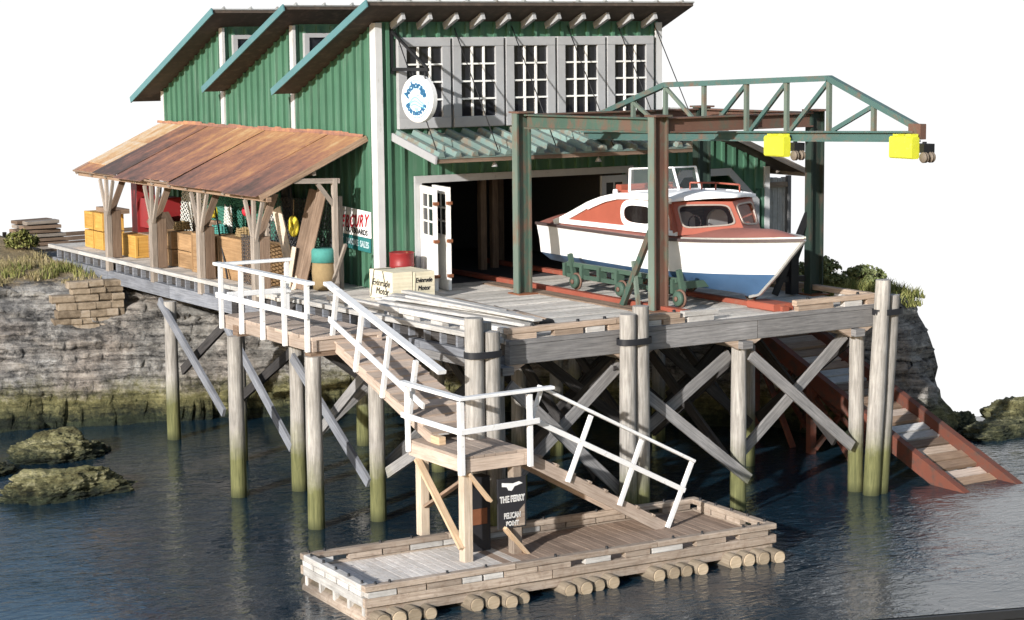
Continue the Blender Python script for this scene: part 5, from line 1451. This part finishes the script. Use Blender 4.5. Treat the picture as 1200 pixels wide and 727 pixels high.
# roof slab
mb=MB(); P=[]
for s in range(13):
    u=s/12; row=[]
    x=CXL-.06+(2.0+.12)*u
    yf=-6.12-.66*(1-abs(2*u-1.05)**1.0)*1.0 if True else 0
    yf=min(yf,-6.10)
    cr=.07*math.sin(math.pi*u)
    for (y,z) in ((yf-.02,2.13),(yf-.02,2.20),(-5.4,2.215),(-4.8,2.20),(-4.2,2.17),(-3.7,2.05),(-3.3,1.93),(-3.1,1.86)):
        row.append(V((x,y,z+cr*(1 if y<-3.2 else .9))))
    P.append(row)
mb.grid(P,False,True); 
mb.grid([[V((q.x,q.y,q.z-.075)) for q in row[1:]] for row in P],False,True)
for k in (0,12): mb.grid([[q for q in P[k][1:]],[V((q.x,q.y,q.z-.075)) for q in P[k][1:]]],False,False)
mb.build('roof','brightwhite',BO)
# aft trunk: red crowned top with white arch trim
mb=MB(); P=[]
for (y,z) in [(-1.75,1.40),(-2.1,1.50),(-2.6,1.68),(-3.1,1.87),(-3.4,1.94)]:
    P.append([V((CXL+.02+(1.96)*u/8,y,z+.08*math.sin(math.pi*u/8)-.01)) for u in range(9)])
mb.grid(P); mb.build('aft_cover','cabinred',BO)
for x in (CXL-.02,CXR+.02):
    mb=MB(); pts=[V((x,y,z+.02)) for y,z in prof]
    for a,b in zip(pts,pts[1:]): mb.beam(a,b,.07,.13,r=.5)
    mb.build('arch_trim','brightwhite',BO)
    mb=MB(); mb.beam((x,-2.0,1.47),(x,-6.25,1.50),.05,.10); mb.build('base_trim','brightwhite',BO)
mb=MB(); mb.beam((CXL-.03,-6.22,1.52),(CXL-.03,-5.98,2.10),.06,.09,up=(0,1,0)); mb.build('corner_trim','cabinred',BO)
# side windows
for sx,x in ((-1,CXL),(1,CXR)):
    o=V((sx,0,0)); A=V((x,-4.35,1.56));B=V((x,-5.15,1.56));Cc=V((x,-5.15,2.06));D=V((x,-4.35,2.06))
    mb=MB()
    n=24; 
    def ringpt(s,grow):
        y0,y1,z0,z1=-4.42+grow,-5.30-grow*.3,1.62-grow,1.98+grow*.9
        t=2*math.pi*s/n; ca,sa=math.cos(t),math.sin(t); e=.75 if ca>0 else .25
        return V((x,(y0+y1)/2+(y0-y1)/2*math.copysign(abs(ca)**e,ca),(z0+z1)/2+(z1-z0)/2*math.copysign(abs(sa)**e,sa)))
    inn=[ringpt(s,0)+o*.012 for s in range(n)]; out=[ringpt(s,.13)+o*.03 for s in range(n)]
    mb.grid([[p+o*.02 for p in inn],out,[p-o*.03 for p in out]],True,False); w=mb.build('side_window','brightwhite',BO,recalc=False)
    g=MB(); g.poly(inn); g.build('pane','boatglass',w,recalc=False)
    mb=MB(); y0,y1=-5.42,-6.0
    mb.box(x-.03 if sx<0 else x,x if sx<0 else x+.03,y1,y0,1.52,1.60); mb.box(x-.03 if sx<0 else x,x if sx<0 else x+.03,y1,y0,2.02,2.10); mb.box(x-.029 if sx<0 else x,x if sx<0 else x+.029,y0-.07,y0,1.60,2.02); mb.box(x-.029 if sx<0 else x,x if sx<0 else x+.029,y1,y1+.07,1.60,2.02)
    w=mb.build('side_window','brightwhite',BO); g=MB(); g.box(x-.012 if sx<0 else x+.002,x-.002 if sx<0 else x+.012,y1+.06,y0-.06,1.59,2.03); g.build('pane','boatglass',w)
# flying bridge windscreen
ws=[V((3.68,-4.25,2.22)),V((4.45,-4.95,2.27)),V((5.22,-4.65,2.24))]; wt=[p+V((0,.12,.47)) for p in ws]
wt[0]=V((3.72,-4.22,2.70));wt[1]=V((4.45,-4.74,2.72));wt[2]=V((5.2,-4.52,2.70))
mb=MB()
for a,b in zip(ws,wt): mb.beam(a,b,.036,.042,up=(0,1,0))
for k in (0,1): mb.beam(wt[k],wt[k+1],.026,.03); mb.beam(ws[k],ws[k+1],.026,.03)
wsn=mb.build('windscreen','brightwhite',BO)
def clear():
    m,n,l,b=nt('clear_screen'); b.inputs['Base Color'].default_value=(.35,.40,.42,1); b.inputs['Transmission Weight'].default_value=.0; b.inputs['Alpha'].default_value=.14; b.inputs['Roughness'].default_value=.05
    return m
M['clear']=clear()
mb=MB()
for k in (0,1): mb.poly([ws[k],ws[k+1],wt[k+1],wt[k]])
mb.build('pane','clear',wsn,recalc=False)
# bridge coaming, seat, grab rail
mb=MB(); mb.path([V((4.55,-5.2,2.42)),V((5.1,-5.35,2.40)),V((5.3,-5.9,2.38))],.022); 
for p in ((4.55,-5.2,2.42),(4.8,-5.27,2.41),(5.1,-5.35,2.40),(5.3,-5.9,2.38)): mb.tube(p,(p[0],p[1],2.22),.018,n=6)
mb.build('grab_rail','cabinred',BO)
mb=MB(); mb.box(3.75,5.1,-3.85,-3.65,2.12,2.34,ch=.02); mb.box(3.75,5.1,-4.2,-3.85,2.12,2.24,ch=.02); mb.build('bridge_seat','cabinred',BO)
mb=MB(); mb.lathe([(0,.13),(.05,.12),(.06,.05),(.045,0)],(3.60,-3.85,2.13),12); mb.build('horn','brightwhite',BO)
mb=MB(); mb.path([V((4.45+.15*math.cos(a*.524),-4.35+.03*math.sin(a*.524),2.48+.15*math.sin(a*.524))) for a in range(13)],.015); mb.tube((4.45,-4.4,2.48),(4.45,-4.6,2.3),.018,n=6); mb.build('steering_wheel','darktrim',BO)

# ------------------------------------------------------------------ LIGHT, CAMERA
EXPO=0.42
sun_to=V((-.83,-.445,.31)).normalized()
sl=bpy.data.lights.new('sun','SUN'); sl.energy=4.8; sl.angle=math.radians(.9); sl.color=(1,.97,.925)
so=bpy.data.objects.new('sun',sl); C.objects.link(so); so.rotation_euler=(-sun_to).to_track_quat('-Z','Y').to_euler()
w=bpy.data.worlds.new('World'); bpy.context.scene.world=w; w.use_nodes=True
wn=w.node_tree.nodes; bg=wn['Background']
sky=wn.new('ShaderNodeTexSky'); sky.sky_type='NISHITA'; sky.sun_disc=False
sky.sun_elevation=math.asin(sun_to.z); sky.sun_rotation=math.atan2(sun_to.x,sun_to.y)
w.node_tree.links.new(sky.outputs[0],bg.inputs[0]); bg.inputs[1].default_value=.11
cam=bpy.data.cameras.new('camera'); co=bpy.data.objects.new('camera',cam); C.objects.link(co)
right=V((0.84966521,-0.5272147,-0.01066222)); down=V((-0.07775657,-0.10526362,-0.99139976)); fwd=V((0.52155818,0.84318695,-0.13043324))
m=Matrix((right,-down,-fwd)).transposed().to_4x4(); m.translation=V((-20.53392878,-38.66614001,5.27231586)); co.matrix_world=m
cam.sensor_width=36; cam.lens=70.53; cam.clip_start=.5; cam.clip_end=600
sc=bpy.context.scene; sc.camera=co
sc.view_settings.view_transform='Standard'; sc.view_settings.look='None'; sc.view_settings.exposure=EXPO; sc.view_settings.gamma=1
SKY_E.inputs[1].default_value=1.06/2**EXPO
for o in C.objects:
    if '_o' in o.keys(): del o['_o']
